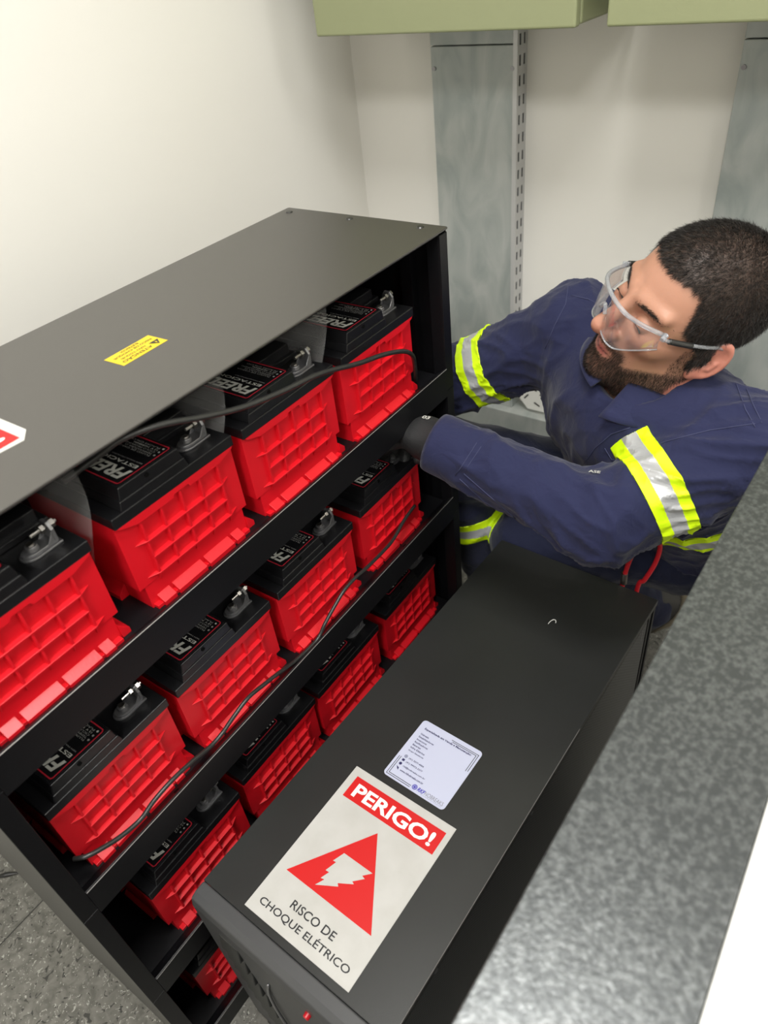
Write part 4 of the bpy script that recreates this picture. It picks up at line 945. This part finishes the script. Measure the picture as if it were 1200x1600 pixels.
def fine_patch(v, f, n, levels, sel):
    """subdivide the selected quads so stripe edges are clean"""
    ff = f[sel]
    for _ in range(levels):
        us, inv = np.unique(ff, return_inverse=True); v, n = v[us], n[us]; ff = inv.reshape(ff.shape)
        E_ = np.concatenate([ff[:, [0, 1]], ff[:, [1, 2]], ff[:, [2, 3]], ff[:, [3, 0]]]); Es = np.sort(E_, 1)
        ue, ie = np.unique(Es, axis=0, return_inverse=True); ie = ie.reshape(-1); m_ = len(ff); nv = len(v)
        mid = (v[ue[:, 0]]+v[ue[:, 1]])/2; mn = n[ue[:, 0]]+n[ue[:, 1]]; cen = v[ff].mean(1); cn = n[ff].mean(1)
        v2 = np.concatenate([v, mid, cen]); n2 = np.concatenate([n, mn, cn]); n2 /= np.maximum(np.linalg.norm(n2, axis=1, keepdims=True), 1e-9)
        e = [nv+ie[i*m_:(i+1)*m_] for i in range(4)]; c = nv+len(ue)+np.arange(m_)
        ff = np.concatenate([np.stack([ff[:, 0], e[0], c, e[3]], 1), np.stack([e[0], ff[:, 1], e[1], c], 1), np.stack([c, e[1], ff[:, 2], e[2]], 1), np.stack([e[3], c, e[2], ff[:, 3]], 1)])
        v, n = v2, n2
    return v, ff, n
jn2 = normals(jv2, jf)
def make_band(a, b, at_, width, label, extra, parent=None, V_=None, F_=None, N_=None):
    V_ = jv2 if V_ is None else V_; F_ = jf if F_ is None else F_; N_ = jn2 if N_ is None else N_
    fn = along(a, b, at_); s_ = fn(V_); sel = ((np.abs(s_[F_]) < width/2+0.006).all(1)) & (extra(V_) < 0.012)[F_].all(1)
    v, f, n = fine_patch(V_, F_, N_, 2, sel)
    return band('reflective_band', fn, v, f, n, None, width, 0.40, parent or jacket, label, extra)
def armdist(A, R_):
    ax_ = nrm(A[1]-A[0]).astype(float); A0_ = A[0].astype(float); L_ = float(np.linalg.norm(A[1]-A[0]))
    return lambda v: np.maximum(np.linalg.norm(np.cross(v-A0_, ax_), axis=1)-R_, np.maximum(0.02-(v-A0_)@ax_, (v-A0_)@ax_-L_-0.03))
make_band(arm_l[0], arm_l[1], 0.135, 0.052, 'yellow and grey band around the near upper sleeve', armdist(arm_l, 0.092))
make_band(arm_r[0], arm_r[1], 0.185, 0.052, 'yellow and grey band around the far upper sleeve', armdist(arm_r, 0.105))
tors = lambda v: -np.minimum(np.minimum(cone(v.astype(np.float32), arm_l[0], arm_l[1], 0.082, 0.072), cone(v.astype(np.float32), arm_l[1], arm_l[2], 0.08, 0.06)), cone(v.astype(np.float32), arm_r[0], arm_r[1], 0.085, 0.075))
make_band(np.array(CHEST), np.array(PEL), 0.115, 0.052, 'yellow and grey band around the waist', tors)

# collar: stand-up band folded outward, open at the throat
cax = nrm(nb0-np.array(NECK0)).astype(float); cfr = nrm(np.array(TF, float)-cax*float(np.dot(TF, cax))); cfr = nrm(cfr*0.95+0.0*cax); clf = np.cross(cax, cfr)
CB = np.array(NECK0)
def collar_pt(a, t):
    """a: angle from the throat (radians), t: 0 base .. 1 fold .. 2 outer tip"""
    op = max(0.0, 1-abs(a)/0.9)
    R0 = 0.067+0.012*abs(math.cos(a))
    if t <= 1: r_ = R0+0.004*t; h_ = -0.012+0.040*t
    else: u = t-1; r_ = R0+0.004+0.036*u+0.014*op*u; h_ = 0.028-0.030*u-0.022*op*u
    back = 0.5-0.5*math.cos(a)
    return CB+r_*(math.cos(a)*cfr+math.sin(a)*clf)+(h_+0.012*back)*cax
na, nt_ = 72, 14; A0 = 0.16
cv_ = np.array([collar_pt(A0+(2*PI-2*A0)*i/na if True else 0, 2.0*j/nt_) for i in range(na+1) for j in range(nt_+1)])
cf_ = np.array([(i*(nt_+1)+j, (i+1)*(nt_+1)+j, (i+1)*(nt_+1)+j+1, i*(nt_+1)+j+1) for i in range(na) for j in range(nt_)])
col = pmesh('collar', cv_, cf_, M_jacket, jacket); md = col.modifiers.new('cloth_thickness', 'SOLIDIFY'); md.thickness = 0.0035; md.offset = 0
tv = []
for k, (r_, h_) in enumerate(((0.066, -0.03), (0.060, 0.004), (0.056, 0.006))):
    tv += [CB+r_*(math.cos(2*PI*i/40)*cfr+math.sin(2*PI*i/40)*clf)+h_*cax for i in range(40)]
tf = np.array([(k*40+i, k*40+(i+1) % 40, (k+1)*40+(i+1) % 40, (k+1)*40+i) for k in range(2) for i in range(40)])
pmesh('undershirt', np.array(tv), tf, M_tee).modifiers.new('t', 'SOLIDIFY').thickness = 0.003

# seams laid on the jacket surface
def on_jacket(px, py, off=0.0006, bvh=jb):
    d = (RIGHT*((px-600)/1132)+DOWN*((py-800)/1132)+FWD).normalized()
    h = bvh.ray_cast(CAM, d, 3.0)
    if h[0] is None: return None
    return h[0]+h[1]*off
def seam(path, name='seam', r=0.0007, M=None, parent=jacket):
    pts = []
    for (x0, y0), (x1, y1) in zip(path, path[1:]):
        n_ = max(2, int(math.hypot(x1-x0, y1-y0)/7))
        for k in range(n_): p = on_jacket(x0+(x1-x0)*k/n_, y0+(y1-y0)*k/n_); pts.append(p) if p else None
    p = on_jacket(*path[-1]); pts.append(p) if p else None
    good = [pts[0]] if pts else []
    for p in pts[1:]:
        if (p-good[-1]).length < 0.05: good.append(p)
    if len(good) < 3: return
    MB().tube([tuple(Vector(p)-Vector(PO)) for p in good], r, n=6, sub=1).build(name, M or M_seam, parent, smooth=True)
for pth in ([(888,447),(884,475),(866,510),(852,545)], [(893,462),(920,468),(945,482),(958,488)], [(1150,600),(1165,640),(1180,668)], [(1158,588),(1175,628),(1190,660)],
            [(985,668),(955,678),(930,700),(912,725),(903,750)], [(985,712),(1040,690),(1110,672),(1180,662)],
            [(745,692),(722,728),(712,742)], [(752,698),(728,733)], [(725,740),(765,775),(800,805),(836,842)], [(718,748),(755,782),(775,795)], [(945,700),(960,725),(985,712)]):
    seam(pth)
# cuff hem ring
for A in (arm_l, arm_r):
    ax_ = nrm(A[2]-A[1]).astype(float); u_ = nrm(np.cross(ax_, (0, 0, 1))).astype(float); w_ = np.cross(ax_, u_)
    def cring(r_, s_): return [A[2]+ax_*s_+r_*(math.cos(2*PI*i/36)*u_+math.sin(2*PI*i/36)*w_) for i in range(37)]
    cufv = np.array(cring(0.0475, -0.058)+cring(0.0485, -0.05)+cring(0.0478, -0.006)+cring(0.0465, 0.001)+cring(0.0425, 0.0)+cring(0.041, -0.02))
    cuff_f = np.array([(k*37+i, k*37+i+1, (k+1)*37+i+1, (k+1)*37+i) for k in range(5) for i in range(36)])
    pmesh('cuff', cufv, cuff_f, M_jacket, jacket)
# chest lettering, small and white
p = on_jacket(928, 742)
if p:
    h = jb.ray_cast(CAM, (p-CAM).normalized(), 3); N_ = h[1]; u_ = (RIGHT*0.80+DOWN*0.60); u_ = (u_-N_*u_.dot(N_)).normalized(); v_ = N_.cross(u_)
    mx = Matrix(((u_.x, v_.x, N_.x, p.x-PO[0]), (u_.y, v_.y, N_.y, p.y-PO[1]), (u_.z, v_.z, N_.z, p.z-PO[2]), (0, 0, 0, 1)))
    MB().text('ASE', 1, mx, None, bold=0.02, width=0.016, height=0.008, align='CENTER', lift=0.003).build('lettering', M_white, jacket)
bt = MB().cyl(tuple(CB+0.079*cfr+0.012*cax-PO), tuple(CB+0.083*cfr+0.012*cax-PO), 0.005, n=14); bt.build('button', M_navy, jacket)

# trousers
def trouser(P):
    d = ell(P, np.array(PEL)-np.array((0, 0, 0.02)), I3, (0.155, 0.185, 0.13))
    d = smin(d, cone(P, RHIP, RKN, 0.098, 0.074), 0.05); d = smin(d, cone(P, RKN, RAN, 0.074, 0.060), 0.02)
    d = smin(d, cone(P, LHIP, LKN, 0.098, 0.072), 0.04); d = smin(d, cone(P, LKN, LAN, 0.070, 0.058), 0.02)
    d = np.maximum(d, -(P[..., 2]-0.004)); d = np.maximum(d, 0.10-P[..., 2]+0*d) if False else d
    return d
tv_, tf_ = surface(trouser, (0.88, -0.72, 0.0), (1.50, 0.22, 0.70), 0.0065)
tn = normals(tv_, tf_); tv2 = tv_+tn*folds(tv_, 0.008, 51, 30, nrm((0.4, 0.8, 0.2)))[:, None]; tv2[:, 2] = np.maximum(tv2[:, 2], 0.003)
trousers = pmesh('trousers', tv2, tf_, M_trous); tag(trousers, 'navy work trousers')
tn2 = normals(tv2, tf_)
leg = lambda v: cone(v.astype(np.float32), RKN, RAN, 0.09, 0.09)
make_band(np.array(RKN), np.array(RAN), 0.17, 0.050, 'yellow and grey band below the knee', leg, trousers, tv2, tf_, tn2)

# gloves with five fingers, boots
gvl, gfl = surface(lambda P: smin(hand_sdf(P, LHAND, 0.0034), cone(P, np.array(LWR)+(np.array(LWR)-np.array(LEL))*-0.12, np.array(LHAND[0])+np.array((0.006, 0.01, -0.003)), 0.036, 0.036), 0.012), (0.66, -0.12, 0.66), (0.86, 0.12, 0.87), 0.0022)
gl = pmesh('glove', gvl, gfl, M_glove); tag(gl, 'black coated work glove')
gvr, gfr = surface(lambda P: smin(hand_sdf(P, RHAND, 0.0022), cone(P, RWR, RHAND[0], 0.034, 0.032), 0.012), (0.85, 0.16, 0.50), (1.06, 0.42, 0.76), 0.003)
pmesh('glove', gvr, gfr, M_glove)
gb = BVHTree.FromPolygons([tuple(p) for p in gvl], [tuple(int(i) for i in f) for f in gfl])
h = gb.ray_cast(CAM, (RIGHT*((664-600)/1132)+DOWN*((655-800)/1132)+FWD).normalized(), 3)
if h[0]:
    N_ = h[1]; u_ = (RIGHT*0.72+DOWN*0.69); u_ = (u_-N_*u_.dot(N_)).normalized(); v_ = N_.cross(u_); p = h[0]
    mx = Matrix(((u_.x, v_.x, N_.x, p.x-PO[0]), (u_.y, v_.y, N_.y, p.y-PO[1]), (u_.z, v_.z, N_.z, p.z-PO[2]), (0, 0, 0, 1)))
    MB().text('03', 1, mx, None, bold=0.03, width=0.013, height=0.009, align='CENTER', lift=0.0012).build('lettering', M_white, gl)
def boot(P, ank, heel, toe, up):
    d = cone(P, ank, heel, 0.048, 0.040); d = smin(d, cone(P, heel, toe, 0.042, 0.038), 0.03); return np.maximum(d, 0.002-P[..., 2])
v1, f1 = surface(lambda P: boot(P, (1.10, 0.02, 0.14), (1.115, 0.00, 0.045), (1.03, 0.15, 0.040), 1), (0.96, -0.08, 0.0), (1.20, 0.22, 0.22), 0.006)
b1 = pmesh('boot', v1, f1, M_boot); pmesh('sole', *surface(lambda P: np.maximum(boot(P, (1.10, 0.02, 0.05), (1.115, 0.0, 0.045), (1.03, 0.15, 0.040), 1)-0.004, P[..., 2]-0.022), (0.96, -0.08, -0.006), (1.20, 0.22, 0.05), 0.006), M_sole, b1)
v1, f1 = surface(lambda P: boot(P, (1.215, -0.30, 0.15), (1.265, -0.345, 0.115), (1.17, -0.245, 0.044), 1), (1.08, -0.44, 0.0), (1.36, -0.16, 0.24), 0.006)
b2 = pmesh('boot', v1, f1, M_boot)
pmesh('sole', *surface(lambda P: np.maximum(boot(P, (1.225, -0.31, 0.14), (1.27, -0.35, 0.115), (1.17, -0.245, 0.044), 1)-0.004, -((P[..., 0]-1.225)*0.73+(P[..., 1]+0.305)*-0.68+(P[..., 2]-0.06)*-0.55)), (1.08, -0.44, -0.006), (1.36, -0.16, 0.24), 0.006), M_sole, b2)

# ---- safety glasses, worn
gt = thing('safety_glasses', tuple(HC), 'clear safety glasses with dark temple grips on the face of the crouching worker', 'safety glasses')
def HP(x_, y_, z_): return tuple(x_*HG+y_*HL+z_*HU)
def see_through(name, tint, gloss, rough, body):
    M = bpy.data.materials.new(name); M.use_nodes = True; nt = M.node_tree; nt.nodes.remove(nt.nodes['Principled BSDF']); out = nt.nodes['Material Output']
    tr = nt.nodes.new('ShaderNodeBsdfTransparent'); tr.inputs[0].default_value = tint
    gl_ = nt.nodes.new('ShaderNodeBsdfGlossy'); gl_.inputs['Roughness'].default_value = rough; gl_.inputs['Color'].default_value = (1, 1, 1, 1)
    lw = nt.nodes.new('ShaderNodeLayerWeight'); lw.inputs['Blend'].default_value = 0.25; fr = nt.nodes.new('ShaderNodeMath'); fr.operation = 'MULTIPLY'; fr.inputs[1].default_value = gloss; nt.links.new(lw.outputs['Fresnel'], fr.inputs[0]); mx = nt.nodes.new('ShaderNodeMixShader'); L_ = nt.links.new
    di = nt.nodes.new('ShaderNodeBsdfDiffuse'); di.inputs[0].default_value = (0.8, 0.82, 0.85, 1); m2 = nt.nodes.new('ShaderNodeMixShader'); m2.inputs[0].default_value = body
    L_(tr.outputs[0], m2.inputs[1]); L_(di.outputs[0], m2.inputs[2]); L_(fr.outputs[0], mx.inputs[0]); L_(m2.outputs[0], mx.inputs[1]); L_(gl_.outputs[0], mx.inputs[2]); L_(mx.outputs[0], out.inputs[0])
    return M
M_lens = see_through('clear_lens', (0.97, 0.96, 0.96, 1), 0.45, 0.05, 0.05)
M_clearfr = see_through('clear_frame_plastic', (0.80, 0.82, 0.85, 1), 0.8, 0.15, 0.18)
def gx(y_): y_ = abs(y_); return 0.126-0.020*(y_/0.055)**2-0.030*max(0, (y_-0.030)/0.04)**2
def lens(s):
    nu, nv_ = 22, 12; vs = []
    for i in range(nu+1):
        u = i/nu; y_ = 0.006+0.060*u
        zt = 0.030-0.006*u*u; zb = -0.012-0.016*math.sin(PI*min(1, u*0.9+0.12))**0.8+0.030*max(0, u-0.55)**1.2
        for j in range(nv_+1):
            t = j/nv_; z_ = zb+(zt-zb)*t; xo = 0.002*math.sin(PI*t)-0.006*(1-t)
            vs.append(HP(gx(y_)+xo, s*y_, z_))
    F = [(i*(nv_+1)+j, (i+1)*(nv_+1)+j, (i+1)*(nv_+1)+j+1, i*(nv_+1)+j+1) for i in range(nu) for j in range(nv_)]
    mb = MB().add(vs, [f if s > 0 else f[::-1] for f in F]); o = mb.build('lens', M_lens, gt, smooth=True)
    o.modifiers.new('lens_thickness', 'SOLIDIFY').thickness = 0.0018
    rim = [vs[i*(nv_+1)] for i in range(0, nu+1, 2)]
    tag(MB().tube(rim, 0.0011, n=6, sub=2).build('lens_rim', M_clearfr, gt, smooth=True))
for s in (1, -1): lens(s)
top = [HP(gx(y_)+0.001, y_, 0.0315-0.006*(abs(y_)/0.066)**2) for y_ in np.linspace(-0.066, 0.066, 15)]
MB().tube(top, 0.0030, n=8, sub=3).build('brow_bar', M_clearfr, gt, smooth=True)
MB().tube([HP(gx(0.008), -0.008, 0.004), HP(0.127, 0, 0.014), HP(gx(0.008), 0.008, 0.004)], 0.0028, n=8).build('nose_bridge', M_clearfr, gt, smooth=True)
for s in (1, -1):
    P_ = [(gx(0.066), 0.066, 0.025), (0.070, 0.073, 0.022), (0.040, 0.077, 0.020), (0.010, 0.080, 0.019), (-0.010, 0.082, 0.020), (-0.026, 0.081, 0.010), (-0.036, 0.078, -0.008)]
    MB().tube([HP(a, s*b, c) for a, b, c in P_], 0.0026, n=8).build('temple', M_clearfr, gt, smooth=True)
    MB().tube([HP(a, s*b, c) for a, b, c in ((0.066, 0.0737, 0.0218), (0.050, 0.0760, 0.0205), (0.032, 0.0785, 0.0195))], 0.0040, n=10).build('temple_grip', M_cable, gt, smooth=True)
    MB().cyl(HP(gx(0.066)-0.003, s*0.0665, 0.0255), HP(0.076, s*0.0725, 0.0225), 0.0042, 0.0036, n=8).build('hinge', M_clearfr, gt)
